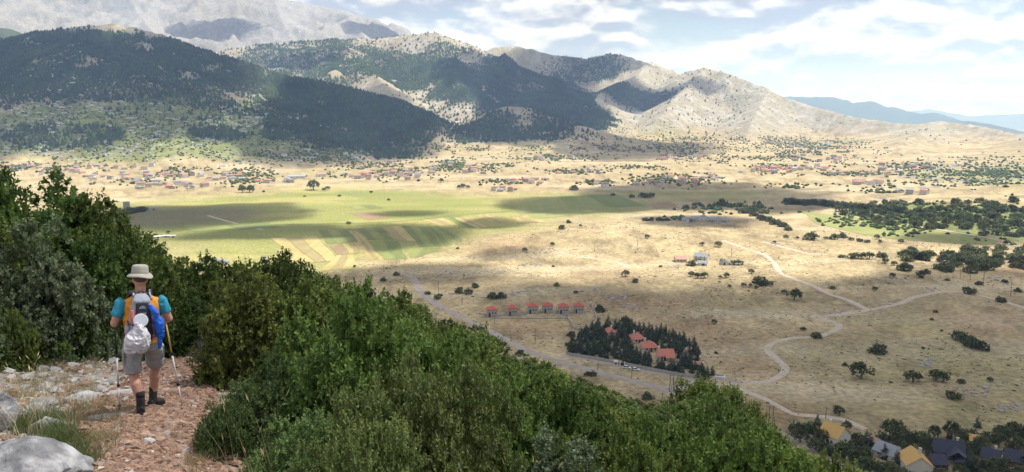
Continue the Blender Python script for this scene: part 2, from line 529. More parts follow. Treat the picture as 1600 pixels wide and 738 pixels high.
def land_cover(x, y, z, owner):
    r = np.hypot(x, y)
    n1 = fbm(x, y, 120, 5, 101)[..., None]; n2 = fbm(x, y, 26, 4, 103)[..., None]; n3 = fbm(x, y, 320, 4, 105)[..., None]
    n4 = fbm(x * 0.35, y * 2.2, 60, 4, 107)[..., None]            # streaks across the view, as grazed terraces are
    col = C(.405, .325, .188) * (1 - n1) + C(.32, .25, .14) * n1
    col = col * (0.72 + 0.56 * n2)
    n5 = fbm(x, y, 8, 3, 109)[..., None]; n6 = fbm(x, y * .45, 17, 4, 110, .65)[..., None]
    col = col * (1 + (n5 - .5) * .5) * (1 - .30 * sstep(.56, .70, n6))
    pale = sstep(.52, .72, n4)
    col = col * (1 - .5 * pale) + C(.52, .44, .30) * .5 * pale
    dull = sstep(.55, .75, n3)
    col = col * (1 - .35 * dull) + C(.27, .245, .115) * .35 * dull
    m = blob_mask(x, y, MEADOW, .4, .5)[..., None]
    grn = C(.30, .285, .095) * (1 - n1) + C(.205, .235, .075) * n1
    grn = grn * (.8 + .4 * n4)
    gold = sstep(.5, .65, fbm(x * .6, y * 1.6, 90, 4, 111))[..., None]
    grn = grn * (1 - .5 * gold) + C(.42, .355, .15) * .5 * gold
    col = col * (1 - m) + grn * m
    m = blob_mask(x, y, OLIVE, .6, .9, 79)[..., None] * .6
    col = col * (1 - m) + C(.23, .215, .09) * (.7 + .6 * n2) * m
    m = blob_mask(x, y, RUSSET, .6, .9, 81)[..., None] * .6
    col = col * (1 - m) + C(.27, .165, .095) * (.7 + .6 * n2) * m
    m = blob_mask(x, y, EARTH, .3, .3, 83)[..., None]
    col = col * (1 - m) + C(.17, .14, .095) * (.8 + .4 * n4) * m
    # mountains
    mt = owner >= 2
    up = sstep(5, 60, z)
    far = sstep(2000, 3000, r)
    bare = C(.36, .325, .26) * (1 - n1) + C(.28, .25, .19) * n1
    rock = sstep(.50, .66, fbm(x, y, 55, 5, 113, .62))[..., None]
    bare = bare * (1 - .6 * rock) + C(.46, .445, .42) * .6 * rock
    k = (up * far)[..., None] * .9
    col = col * (1 - k) + bare * k
    pm = ((owner == 2) * 1.0)[..., None]
    grey = C(.265, .255, .245) * (.72 + .56 * fbm(x, y, 38, 5, 115, .7)[..., None])
    col = col * (1 - pm) + grey * pm
    er = ((owner == 6) * up)[..., None]
    spk = sstep(.55, .7, fbm(x, y, 30, 4, 117, .6))[..., None]
    col = col * (1 - .45 * er * spk) + C(.22, .225, .17) * .45 * er * spk
    bl = ((owner >= 8) * 1.0)[..., None]
    col = col * (1 - bl) + C(.07, .09, .06) * bl
    # scrub and forest floors
    s = np.maximum(blob_mask(x, y, SCRUB, .5, .7, 85), blob_mask(x, y, [(1450, 345, 130, 26, .9), (1560, 350, 70, 30, .9), (1380, 333, 60, 12, .8)], .3, .4, 89))
    sn = sstep(.33, .55, fbm(x, y, 60, 4, 119, .6) * .6 + .5 * s)
    sc = (s * 1.25).clip(0, 1) * sn * .8
    g2 = C(.150, .190, .062) * (.7 + .6 * n2)
    col = col * (1 - sc[..., None]) + g2 * sc[..., None]
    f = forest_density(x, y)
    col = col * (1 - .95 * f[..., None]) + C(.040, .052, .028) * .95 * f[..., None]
    # blue knoll at the left edge
    kn = ((owner == 3) * 1.0)[..., None]
    col = col * (1 - kn) + C(.07, .085, .05) * kn
    return col


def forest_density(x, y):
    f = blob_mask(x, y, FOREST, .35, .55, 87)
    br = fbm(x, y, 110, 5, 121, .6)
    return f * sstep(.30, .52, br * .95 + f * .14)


def near_cover(x, y, z):
    n1 = fbm(x, y, 1.1, 5, 131)[..., None]; n2 = fbm(x, y, .35, 4, 133)[..., None]
    col = C(.30, .225, .15) * (1 - n1) + C(.20, .17, .125) * n1
    g = sstep(.45, .6, fbm(x, y, 1.7, 4, 135))[..., None]
    col = col * (1 - .55 * g) + C(.33, .315, .29) * .55 * g
    col = col * (.75 + .5 * n2)
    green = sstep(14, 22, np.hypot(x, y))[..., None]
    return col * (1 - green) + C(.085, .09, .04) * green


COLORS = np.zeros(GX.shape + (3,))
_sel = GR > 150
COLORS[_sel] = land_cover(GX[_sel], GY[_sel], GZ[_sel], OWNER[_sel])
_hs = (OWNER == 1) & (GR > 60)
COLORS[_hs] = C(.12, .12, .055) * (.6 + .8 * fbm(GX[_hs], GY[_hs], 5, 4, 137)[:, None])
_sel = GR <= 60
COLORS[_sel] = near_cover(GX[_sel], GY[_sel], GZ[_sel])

M_ground = surf_mat('dry_grassland', (1, 1, 1), rough=.95, var=.32, scale=.35, attr='shade', spec=.1, bump=.3, bump_scale=.6)
M_hill = surf_mat('stony_soil', (1, 1, 1), rough=.95, var=.25, scale=9, attr='shade', spec=.1, bump=.03, bump_scale=14)
M_mount = surf_mat('mountain_side', (1, 1, 1), rough=.95, var=.25, scale=.06, attr='shade', spec=.05, bump=3.0, bump_scale=.04)

nr, na = GX.shape
_idx = np.arange(nr * na).reshape(nr, na)
_q = np.stack([_idx[:-1, :-1], _idx[:-1, 1:], _idx[1:, 1:], _idx[1:, :-1]], -1).reshape(-1, 4)
_fo = OWNER[:-1, :-1].reshape(-1)
_V = np.stack([GX, GY, GZ], -1).reshape(-1, 3)
_C = COLORS.reshape(-1, 3)


def piece(owner_ids, name, mat, label):
    sel = np.isin(_fo, owner_ids)
    f = _q[sel][:, ::-1]
    used = np.unique(f)
    remap = np.zeros(nr * na, int); remap[used] = np.arange(len(used))
    o = link(name, np_mesh(name, _V[used], remap[f], True, _C[used]), None, mat)
    return tag(o, label, None, None, 'structure')


piece([0], 'ground', M_ground, 'wide plain of dry tan grass and green fields')
piece([1], 'hillside', M_hill, 'stony hillside falling away under the shrubs')
for _i, (_n, _l) in enumerate([('mountain', 'pale grey bare mountain behind the forested hill'), ('knoll', 'blue knoll at the edge behind the forested hill'),
                               ('forested_hill', 'dark forested hill with a long spur above the village'), ('forested_ridge', 'half forested ridge below the pale mountain'),
                               ('bare_ridge', 'long bare tan ridge falling to the plain'), ('scrubby_hill', 'low scrub covered hill at the mouth of the valley'),
                               ('blue_ridge', 'dark blue ridge beyond the end of the bare ridge'), ('distant_range', 'palest blue range on the horizon')]):
    piece([_i + 2], _n, M_mount, _l)

# ------------------------------------------------------------------ clouds that shade the land
SHADE = [  # photo x, y, half width, half height of each patch of cloud shade, optical depth
    (640, 428, 110, 13, 1.6), (980, 474, 170, 20, 1.8), (800, 395, 55, 9, .7), (1500, 575, 150, 40, 2.2), (1120, 560, 200, 45, 2.0), (1480, 470, 60, 9, .8),
    (280, 338, 130, 15, 2.4), (430, 363, 120, 10, 2.0), (640, 368, 85, 16, 1.8), (770, 350, 50, 7, 1.6), (900, 318, 90, 11, 2.2), (640, 333, 50, 4, 1.2),
    (1090, 305, 150, 16, 2.4), (1240, 322, 60, 9, 1.8), (1090, 346, 70, 8, 2.2), (1500, 374, 60, 8, 1.8), (1000, 224, 110, 8, 1.6),
    (130, 80, 165, 26, 2.4), (40, 60, 80, 18, 2.0), (300, 85, 70, 18, 2.0), (570, 170, 125, 38, 2.6), (345, 50, 55, 13, 1.8), (590, 48, 40, 12, 2.0), (490, 95, 60, 10, .8),
    (850, 135, 85, 42, 2.4), (985, 150, 70, 22, 2.4), (950, 105, 60, 16, 1.6), (800, 198, 85, 24, 2.4), (345, 213, 45, 10, 2.0), (1100, 133, 22, 8, 1.2), (730, 110, 40, 20, 1.0),
]
BIG = [(0, -60, 340, 240, .22), (130, 330, 380, 250, 1.6), (500, 260, 330, 260, 1.6), (-430, 240, 320, 300, 1.2), (0, -480, 700, 300, .8)]
CLOUD_Z = 1900.0


def cloud_mesh(rx, ry, rz, rot, seed):
    bm = bmesh.new()
    bmesh.ops.create_icosphere(bm, subdivisions=5, radius=1.0)
    co = np.array([v.co[:] for v in bm.verts])
    n = fbm(co[:, 0] * 1.3 + seed * 3.1 + co[:, 2] * .7, co[:, 1] * 1.3 - seed * 1.7 + co[:, 2] * .9, .75, 5, seed, .58)
    k = 1 + (n - .5) * 1.25
    co = co * k[:, None]
    co[:, 2] = np.where(co[:, 2] < 0, co[:, 2] * .35, co[:, 2])
    p = co * np.array([rx, ry, rz])
    ca, sa = math.cos(rot), math.sin(rot)
    for v, q in zip(bm.verts, p):
        v.co = (q[0] * ca + q[1] * sa, -q[0] * sa + q[1] * ca, q[2])
    for f in bm.faces:
        f.smooth = True
    me = bpy.data.meshes.new('cloud'); bm.to_mesh(me); bm.free()
    return me


def add_cloud(cx, cy, cz, rx, ry, rot, od, seed):
    t = (CLOUD_Z - cz) / SUN_DIR[2]
    p = np.array([cx, cy, cz]) + SUN_DIR * t
    rz = float(np.clip(.5 * math.sqrt(rx * ry), 30, 260))
    m, nt = new_mat('cloud_vapour')
    out = N(nt, 'ShaderNodeOutputMaterial'); v = N(nt, 'ShaderNodeVolumePrincipled')
    v.inputs['Color'].default_value = (.96, .97, 1, 1)
    v.inputs['Density'].default_value = 2.6 * od / (1.35 * rz / math.sin(SUN_EL))
    v.inputs['Anisotropy'].default_value = .3
    nt.links.new(v.outputs[0], out.inputs['Volume'])
    o = link('cloud', cloud_mesh(rx * 1.2, ry * 1.2, rz, rot, seed), None, m)
    o.location = p
    tag(o, 'white cumulus cloud drifting above the plain and shading it', 'cloud', 'clouds overhead', 'stuff')
    return o


for _k, (a, b, c, d, e) in enumerate(SHADE):
    bx, by, brx, bry, brot = blob(a, b, c, d)
    add_cloud(bx, by, float(gz(bx, by)), brx, bry, brot, e, 200 + _k)
for _k, (a, b, c, d, e) in enumerate(BIG):
    add_cloud(a, b, 40.0, c, d, 0, e, 300 + _k)

# ------------------------------------------------------------------ haze
def add_haze():
    bm = bmesh.new()
    bmesh.ops.create_cube(bm, size=1.0)
    for v in bm.verts:
        v.co = (v.co.x * 64000, v.co.y * 62000 , -480 + (v.co.z + .5) * 1780)
    me = bpy.data.meshes.new('haze'); bm.to_mesh(me); bm.free()
    m, nt = new_mat('thin_air')
    out = N(nt, 'ShaderNodeOutputMaterial'); v = N(nt, 'ShaderNodeVolumePrincipled')
    v.inputs['Color'].default_value = (.38, .57, 1.0, 1)
    v.inputs['Absorption Color'].default_value = (.8, .9, 1, 1)
    v.inputs['Density'].default_value = 9.0e-5
    v.inputs['Anisotropy'].default_value = .1
    nt.links.new(v.outputs[0], out.inputs['Volume'])
    o = link('haze', me, None, m)
    tag(o, 'thin blue haze over the whole valley', None, None, 'stuff')


add_haze()

# ------------------------------------------------------------------ far woods, scrub and rock, each one mass
def scatter_mesh(name, TV, TF, P, S, rot, col, smooth=True):
    n, k = len(P), len(TV)
    ca, sa = np.cos(rot)[:, None], np.sin(rot)[:, None]
    T = TV[None] * S[:, None, :]
    V = np.stack([T[..., 0] * ca - T[..., 1] * sa, T[..., 0] * sa + T[..., 1] * ca, T[..., 2]], -1) + P[:, None, :]
    F = (TF[None] + (np.arange(n) * k)[:, None, None]).reshape(-1, TF.shape[1])
    return np_mesh(name, V.reshape(-1, 3), F, smooth, np.repeat(col, k, 0))


_ang = (GZ - CAMZ) / GR
_run = np.maximum.accumulate(np.where(GR > 200, _ang, -9), axis=0)


def seen(P, extra=12.0):
    r = np.hypot(P[:, 0], P[:, 1]); a = np.arctan2(P[:, 0], P[:, 1])
    i = np.clip(np.searchsorted(RAD, r) - 2, 0, len(RAD) - 1); j = np.clip(np.searchsorted(AZ, a), 0, len(AZ) - 1)
    return (P[:, 2] + extra - CAMZ) / r >= _run[i, j] - .0015


def random_land(n, r0, r1, half=35.0):
    r = np.sqrt(rng.uniform(r0 * r0, r1 * r1, n)); a = np.radians(rng.uniform(-half, half, n))
    return r * np.sin(a), r * np.cos(a)


def cone_template():
    a = np.arange(5) * 2 * math.pi / 5
    V = np.concatenate([np.stack([np.cos(a), np.sin(a), 0 * a], -1), [[0, 0, 1]]])
    F = np.array([[i, (i + 1) % 5, 5] for i in range(5)])
    return V, F


def dome_template():
    a = np.arange(4) * math.pi / 2
    V = np.concatenate([np.stack([np.cos(a), np.sin(a), 0 * a + .3], -1), [[0, 0, 1], [0, 0, -.25]]])
    F = np.array([[i, (i + 1) % 4, 4] for i in range(4)] + [[(i + 1) % 4, i, 5] for i in range(4)])
    return V, F


def rock_template():
    V = np.array([[-1, -.6, 0], [.9, -.8, 0], [1, .7, 0], [-.7, .9, 0], [-.5, -.3, .8], [.6, -.35, 1.0], [.5, .5, .7], [-.4, .5, .6]])
    F = np.array([[0, 1, 5, 4], [1, 2, 6, 5], [2, 3, 7, 6], [3, 0, 4, 7], [4, 5, 6, 7]])
    return V, F


M_forest = surf_mat('far_conifer_foliage', (1, 1, 1), rough=.9, var=.2, scale=.3, attr='shade', spec=.05)
M_scrub = surf_mat('scrub_foliage', (1, 1, 1), rough=.9, var=.25, scale=.5, attr='shade', spec=.05)
M_lime = surf_mat('limestone', (.50, .485, .46), rough=.9, var=.22, scale=.9, spec=.1, second=(.36, .35, .34), second_scale=.4, bump=.15)


def add_forest():
    x, y = random_land(500000, 2000, 5300)
    f = forest_density(x, y)
    # single firs stray into the open ground round the woods
    stray = blob_mask(x, y, [(720, 170, 90, 25, .2), (640, 85, 160, 30, .14), (450, 80, 120, 20, .14), (880, 205, 60, 14, .25), (300, 150, 150, 40, .12), (1000, 170, 90, 20, .05), (1080, 130, 60, 20, .03)], .5)
    acc = rng.random(len(x)) < np.maximum(f, stray * .35)
    P = np.stack([x[acc], y[acc], gz(x[acc], y[acc])], -1)
    P = P[seen(P)]
    P = P[:80000]
    n = len(P)
    h = rng.uniform(5, 13, n); w = h * rng.uniform(.34, .56, n)
    S = np.stack([w, w, h], -1)
    c = C(.034, .052, .024) * rng.uniform(.6, 1.5, (n, 1)) * (.35 + 1.4 * fbm(P[:, 0], P[:, 1], 70, 4, 165, .6)[:, None]) * (1 + rng.normal(0, .08, (n, 3)))
    P[:, 2] -= .8
    V, F = cone_template()
    o = link('forest', scatter_mesh('forest', V, F, P, S, rng.uniform(0, 6.28, n), c, True), None, M_forest)
    tag(o, 'dark fir forest covering the far hills and ridges', 'forest', None, 'stuff')
    return n


MAQUIS = [(1450, 345, 130, 26, .9), (1560, 350, 70, 30, .9), (1380, 333, 60, 12, .8)]


def add_scrub():
    V, F = dome_template()
    x, y = random_land(260000, 1000, 4600)
    s = blob_mask(x, y, SCRUB, .5, .7, 85)
    n0 = sstep(.36, .56, fbm(x, y, 60, 4, 119, .6) * .75 + .3 * s)
    acc = rng.random(len(x)) < s * n0 * .45
    P = np.stack([x[acc], y[acc], gz(x[acc], y[acc])], -1)
    P = P[seen(P, 4)][:26000]
    # hedges and gardens round the villages: strung out across the view
    vx, vy = [], []
    for (a, b, w, h, cnt) in VILLAGE_GREEN:
        g = on_ground(rng.normal(a, w * .5, int(cnt * 1.35)), rng.normal(b, h * .5, int(cnt * 1.35)))
        vx.append(g)
    G = np.concatenate(vx)
    # break the even sprinkle into clumps and rows
    keep = fbm(G[:, 0], G[:, 1] * .4, 45, 3, 151) > .44
    G = G[keep]
    # maquis on the stony rise at the right, beyond the single shrubs
    qx, qy = random_land(60000, 700, 1500)
    m = blob_mask(qx, qy, MAQUIS, .3, .4, 89)
    acc = rng.random(len(qx)) < m * .55 * sstep(.36, .5, fbm(qx, qy, 40, 4, 153))
    Q = np.stack([qx[acc], qy[acc], gz(qx[acc], qy[acc])], -1)[:4500]
    A = np.concatenate([P, G, Q]); n = len(A)
    w = np.concatenate([rng.uniform(1.6, 3.8, len(P)), rng.uniform(1.8, 4.2, len(G)), rng.uniform(1.6, 3.4, len(Q))])
    S = np.stack([w * rng.uniform(.8, 1.2, n), w, w * rng.uniform(.75, 1.35, n)], -1)
    c = C(.085, .112, .046) * rng.uniform(.55, 1.5, (n, 1)) * (1 + rng.normal(0, .10, (n, 3)))
    o = link('scrub', scatter_mesh('scrub', V, F, A, S, rng.uniform(0, 6.28, n), c, True), None, M_scrub)
    tag(o, 'green scrub, hedges and garden trees scattered over the far plain and slopes', 'scrub', None, 'stuff')
    # limestone showing through
    x, y = random_land(200000, 1100, 4600)
    s = blob_mask(x, y, [(60, 190, 120, 50, .5), (220, 200, 160, 45, .6), (390, 195, 120, 45, .8), (480, 225, 90, 25, .6), (60, 125, 90, 32, 1), (330, 120, 90, 30, .4), (220, 60, 35, 6, .9),
                         (560, 90, 120, 22, .35), (1300, 190, 110, 14, .2), (1110, 150, 110, 40, .3), (1500, 275, 90, 20, .25), (720, 170, 60, 16, .5)], .5, .6)
    acc = rng.random(len(x)) < s * sstep(.46, .6, fbm(x, y, 70, 4, 157, .6)) * .4
    P = np.stack([x[acc], y[acc], gz(x[acc], y[acc])], -1)
    P = P[seen(P, 3)][:11000]
    n = len(P); w = rng.uniform(1.5, 5.5, n)
    V, F = rock_template()
    P[:, 2] -= .4
    o = link('limestone_outcrops', scatter_mesh('limestone_outcrops', V, F, P, np.stack([w * rng.uniform(1, 2.2, n), w * .8, w * rng.uniform(.4, .8, n)], -1), rng.normal(0, .4, n), np.ones((n, 3)), False), None, M_lime)
    tag(o, 'pale limestone outcrops dotted over the far slopes', 'rocks', None, 'stuff')


VILLAGE_GREEN = [(60, 262, 90, 10, 260), (250, 268, 130, 8, 260), (290, 285, 110, 7, 240), (380, 275, 60, 14, 200), (600, 265, 90, 16, 420), (520, 245, 140, 12, 500), (700, 255, 60, 12, 260),
                 (740, 262, 90, 8, 260), (790, 285, 60, 5, 60), (860, 247, 70, 6, 220), (900, 268, 60, 4, 110), (930, 285, 30, 4, 50), (1040, 282, 90, 9, 200), (1075, 276, 45, 8, 140),
                 (1010, 232, 160, 7, 420), (1180, 245, 160, 10, 420), (1290, 240, 80, 12, 420), (1240, 258, 100, 5, 200), (1330, 272, 130, 4, 200), (1430, 260, 60, 8, 180), (1100, 218, 200, 6, 380),
                 (1260, 226, 90, 10, 420), (1540, 272, 70, 16, 520), (1000, 262, 60, 4, 80), (1400, 290, 90, 8, 60), (1150, 326, 70, 9, 160), (1080, 343, 60, 4, 60), (1240, 292, 50, 4, 40), (700, 232, 120, 8, 240), (1380, 300, 40, 4, 30)]
add_forest()
add_scrub()


def add_tufts():
    """thistles, grass clumps and loose stones that roughen the near plain"""
    V, F = dome_template()
    x, y = random_land(60000, 255, 900)
    keep = (rng.random(len(x)) < sstep(.42, .62, fbm(x, y, 30, 4, 163, .6)) * .55 * (300 / np.hypot(x, y)) ** .6) & (z_hillside(x, y) < gz(x, y) - 2) & (blob_mask(x, y, MEADOW, .3) < .3)
    x, y = x[keep][:9500], y[keep][:9500]
    n = len(x); P = np.stack([x, y, gz(x, y)], -1)
    w = rng.uniform(.22, .75, n) * np.where(rng.random(n) < .06, 1.8, 1)
    base = np.where((rng.random(n) < .28)[:, None], C(.42, .39, .34), np.where((rng.random(n) < .5)[:, None], C(.12, .12, .055), C(.22, .16, .085)))
    c = base * rng.uniform(.7, 1.3, (n, 1))
    o = link('tufts', scatter_mesh('tufts', V, F, P, np.stack([w * 1.3, w, w * .55], -1), rng.uniform(0, 6.28, n), c, True), None, M_scrub)
    tag(o, 'thistle tufts and loose stones strewn over the near plain', 'tufts', None, 'stuff')


add_tufts()

# ------------------------------------------------------------------ plants


def leaf_quads(P, A, Nn, L, W):
    """diamond leaves: base P, along A (unit), facing Nn, length L, width W"""
    B = np.cross(Nn, A); B /= np.linalg.norm(B, axis=1, keepdims=True) + 1e-9
    L = L[:, None]; W = W[:, None]
    mid = P + A * L * .5 + Nn * L * .06
    V = np.stack([P, mid + B * W * .5, P + A * L, mid - B * W * .5], 1).reshape(-1, 3)
    F = np.arange(len(P) * 4).reshape(-1, 4)
    return V, F


def unit(v):
    return v / (np.linalg.norm(v, axis=-1, keepdims=True) + 1e-9)


def foliage(seed, lobes, shoots, leaves, L, W, rz=.85, lobe_r=(.24, .42), shoot_len=.24, up=.45, z0=0.0, flat=1.0, ragged=.0, inner=.12, shell=(.5, .82)):
    """leaf faces along shoots that stand out from many lobes; unit radius, z from z0 to about z0 + 2*rz*...; returns mesh data"""
    g = np.random.default_rng(seed)
    # lobes over an upper half ellipsoid
    d = unit(g.normal(size=(lobes, 3))); d[:, 2] = np.abs(d[:, 2]) * 1.1 - .12; d = unit(d)
    rad = g.uniform(shell[0], shell[1], lobes)
    az = np.arctan2(d[:, 1], d[:, 0])
    uneven = 1 + .12 * np.sin(2 * az + seed) + .08 * np.sin(5 * az + seed * 2.3) + g.normal(0, .07, lobes)
    Cn = d * (rad * uneven)[:, None] * np.array([1, 1, rz * flat])
    lr = g.uniform(*lobe_r, lobes)
    Ns = lobes * shoots
    li = np.repeat(np.arange(lobes), shoots)
    sd = unit(g.normal(size=(Ns, 3)) + d[li] * .75 + np.array([0, 0, up * .6]))
    rr = np.where(g.random(Ns) < inner, g.uniform(.1, .6, Ns), g.uniform(.72, 1.0, Ns))
    base = Cn[li] + sd * (lr[li] * rr)[:, None] * np.array([1, 1, .85])
    ax = unit(sd * .7 + np.array([0, 0, up]) + g.normal(0, .28, (Ns, 3)))
    sl = shoot_len * g.uniform(.5, 1.15, Ns) * (1 + ragged * (g.random(Ns) < .06) * 1.6)
    Nl = Ns * leaves
    si = np.repeat(np.arange(Ns), leaves); t = np.tile(np.linspace(.1, 1, leaves), Ns) + g.normal(0, .05, Nl)
    phi = np.tile(np.arange(leaves) * 2.4, Ns) + np.repeat(g.uniform(0, 6.28, Ns), leaves)
    a = ax[si]
    ref = np.where(np.abs(a[:, 2:3]) > .8, np.array([[1, 0, 0]]), np.array([[0, 0, 1]]))
    u = unit(np.cross(a, ref)); v = np.cross(a, u)
    side = u * np.cos(phi)[:, None] + v * np.sin(phi)[:, None]
    P = base[si] + a * (sl[si] * t)[:, None]
    A = unit(side * .85 + a * .55 + g.normal(0, .2, (Nl, 3)))
    Nn = unit(a * .7 - side * .35 + np.array([0, 0, .55]) + g.normal(0, .3, (Nl, 3)))
    Nn = unit(Nn - A * (Nn * A).sum(1, keepdims=True))
    sz = g.uniform(.7, 1.25, Nl) * (1.1 - .35 * np.clip(t, 0, 1))
    V, F = leaf_quads(P, A, Nn, L * sz, W * sz)
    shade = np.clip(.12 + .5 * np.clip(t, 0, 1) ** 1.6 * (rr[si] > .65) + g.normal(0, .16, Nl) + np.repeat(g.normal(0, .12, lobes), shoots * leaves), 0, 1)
    V[:, 2] += z0
    V[:, 2] = np.maximum(V[:, 2], -.02)
    return V, F, np.repeat(shade, 4)


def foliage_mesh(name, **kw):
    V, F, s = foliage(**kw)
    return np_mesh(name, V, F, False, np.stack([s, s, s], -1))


def tube(path, radii, sides=7, cap=True):
    """tapered tube along 3-D points"""
    path = [Vector(p) for p in path]
    V, F = [], []
    prev = None
    for i, p in enumerate(path):
        t = (path[min(i + 1, len(path) - 1)] - path[max(i - 1, 0)]).normalized()
        ref = prev if prev is not None else (Vector((1, 0, 0)) if abs(t.z) > .8 else Vector((0, 0, 1)))
        u = (ref - t * ref.dot(t)).normalized(); v = t.cross(u); prev = u
        for k in range(sides):
            a = 2 * math.pi * k / sides
            V.append(p + (u * math.cos(a) + v * math.sin(a)) * radii[i])
    for i in range(len(path) - 1):
        for k in range(sides):
            F.append((i * sides + k, i * sides + (k + 1) % sides, (i + 1) * sides + (k + 1) % sides, (i + 1) * sides + k))
    if cap:
        F.append(tuple(range(sides - 1, -1, -1))); F.append(tuple((len(path) - 1) * sides + k for k in range(sides)))
    return V, F


def join_mesh(name, pieces, smooth=True):
    V, F = [], []
    for v, f in pieces:
        o = len(V)
        V += [tuple(p) for p in v]; F += [tuple(i + o for i in q) for q in f]
    me = bpy.data.meshes.new(name)
    me.from_pydata(V, [], F)
    me.update()
    me.polygons.foreach_set('use_smooth', [smooth] * len(me.polygons))
    return me


def trunk_mesh(seed, h, r, limbs, spread, top, bare=.35):
    """a tapered, leaning trunk that forks into limbs ending inside the crown"""
    g = random.Random(seed)
    lean = (g.uniform(-.08, .08), g.uniform(-.08, .08))
    pts = [(0, 0, -.12), (lean[0] * .3, lean[1] * .3, h * .4), (lean[0], lean[1], h)]
    pcs = [tube(pts, [r * 1.25, r, r * .8], 8)]
    for i in range(limbs):
        a = 2 * math.pi * (i + g.uniform(-.3, .3)) / limbs
        e = g.uniform(.55, 1.0) * spread; z1 = top * g.uniform(.55, .95)
        b = (lean[0] * .8, lean[1] * .8, h * g.uniform(.6, 1.0))
        m = (b[0] + math.cos(a) * e * .45 + g.uniform(-.06, .06), b[1] + math.sin(a) * e * .45, b[2] + (z1 - b[2]) * .55)
        t = (b[0] + math.cos(a) * e, b[1] + math.sin(a) * e, z1)
        pcs.append(tube([b, m, t], [r * .6, r * .36, r * .12], 6))
        for s in range(2):
            a2 = a + g.uniform(-.9, .9); q = (m[0] + math.cos(a2) * e * .4, m[1] + math.sin(a2) * e * .4, m[2] + (z1 - b[2]) * g.uniform(.2, .5))
            pcs.append(tube([m, q], [r * .26, r * .08], 5))
    return join_mesh('trunk', pcs)


M_bark = surf_mat('grey_bark', (.16, .135, .11), rough=.95, var=.3, scale=14, bump=.01)
M_oak = leaf_mat('oak_leaves', (.050, .092, .020), (.165, .245, .050), transl=.35)
M_farleaf = leaf_mat('far_tree_leaves', (.055, .075, .028), (.16, .19, .07), transl=.3)
M_needle = leaf_mat('conifer_needles', (.028, .050, .028), (.075, .11, .056), transl=.2, hue=.05)


class Proto:
    """the meshes of one kind of thing: a list of (part name, mesh, material)"""
    def __init__(self, parts):
        self.parts = parts
        for n, me, ma in parts:
            if not me.materials:
                me.materials.append(ma)


def put(proto, name, loc, rz=0.0, scale=(1, 1, 1), label=None, category=None, group=None, tilt=0.0):
    e = bpy.data.objects.new(name, None)
    COL.objects.link(e)
    e.empty_display_size = .1
    e.location = loc; e.rotation_euler = (tilt, 0, rz); e.scale = scale
    for n, me, ma in proto.parts:
        o = bpy.data.objects.new(n, me); COL.objects.link(o); o.parent = e
    return tag(e, label, category, group)


far_oak = []
for s in range(4):
    far_oak.append(Proto([('crown', foliage_mesh('crown', seed=400 + s, lobes=26, shoots=7, leaves=5, L=.21, W=.15, rz=.72, lobe_r=(.26, .42), shoot_len=.2, z0=.62, inner=.2), M_farleaf),
                          ('trunk', trunk_mesh(40 + s, .55, .10, 4, .55, 1.1), M_bark)]))
far_bush = []
for s in range(4):
    far_bush.append(Proto([('crown', foliage_mesh('crown', seed=420 + s, lobes=26, shoots=7, leaves=5, L=.22, W=.16, rz=.8, lobe_r=(.28, .44), shoot_len=.2, z0=.12, inner=.2), M_farleaf),
                           ('trunk', trunk_mesh(60 + s, .2, .07, 4, .5, .6), M_bark)]))


def conifer_mesh(seed, tiers=13, per=9, leaves=5):
    g = np.random.default_rng(seed)
    P, A, Nn, Ls, sh = [], [], [], [], []
    for k in range(tiers):
        t = k / (tiers - 1); z = .08 + .88 * t; rad = .30 * (1 - t) ** .85 + .02
        for b in range(max(4, int(per * (1 - .5 * t)))):
            a = g.uniform(0, 6.28); r1 = rad * g.uniform(.7, 1.15)
            d = np.array([math.cos(a), math.sin(a), -.18 + .5 * t])
            for q in range(leaves):
                f = (q + .6) / leaves
                P.append(d * r1 * f * .8 + np.array([0, 0, z + g.normal(0, .012)]))
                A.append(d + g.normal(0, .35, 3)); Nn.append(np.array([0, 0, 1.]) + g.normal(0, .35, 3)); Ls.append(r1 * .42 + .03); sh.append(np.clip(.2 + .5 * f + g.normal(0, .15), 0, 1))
    P = np.array(P); A = unit(np.array(A)); Nn = unit(np.array(Nn)); Nn = unit(Nn - A * (Nn * A).sum(1, keepdims=True)); Ls = np.array(Ls)
    V, F = leaf_quads(P, A, Nn, Ls, Ls * .62)
    s = np.repeat(np.array(sh), 4)
    return np_mesh('crown', V, F, False, np.stack([s, s, s], -1))


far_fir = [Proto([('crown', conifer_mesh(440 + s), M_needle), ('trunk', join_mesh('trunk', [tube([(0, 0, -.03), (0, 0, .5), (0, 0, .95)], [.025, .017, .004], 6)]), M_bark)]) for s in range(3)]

REG = []           # things to be told apart by their place in a row: (object, what it is, where it stands, photo x)


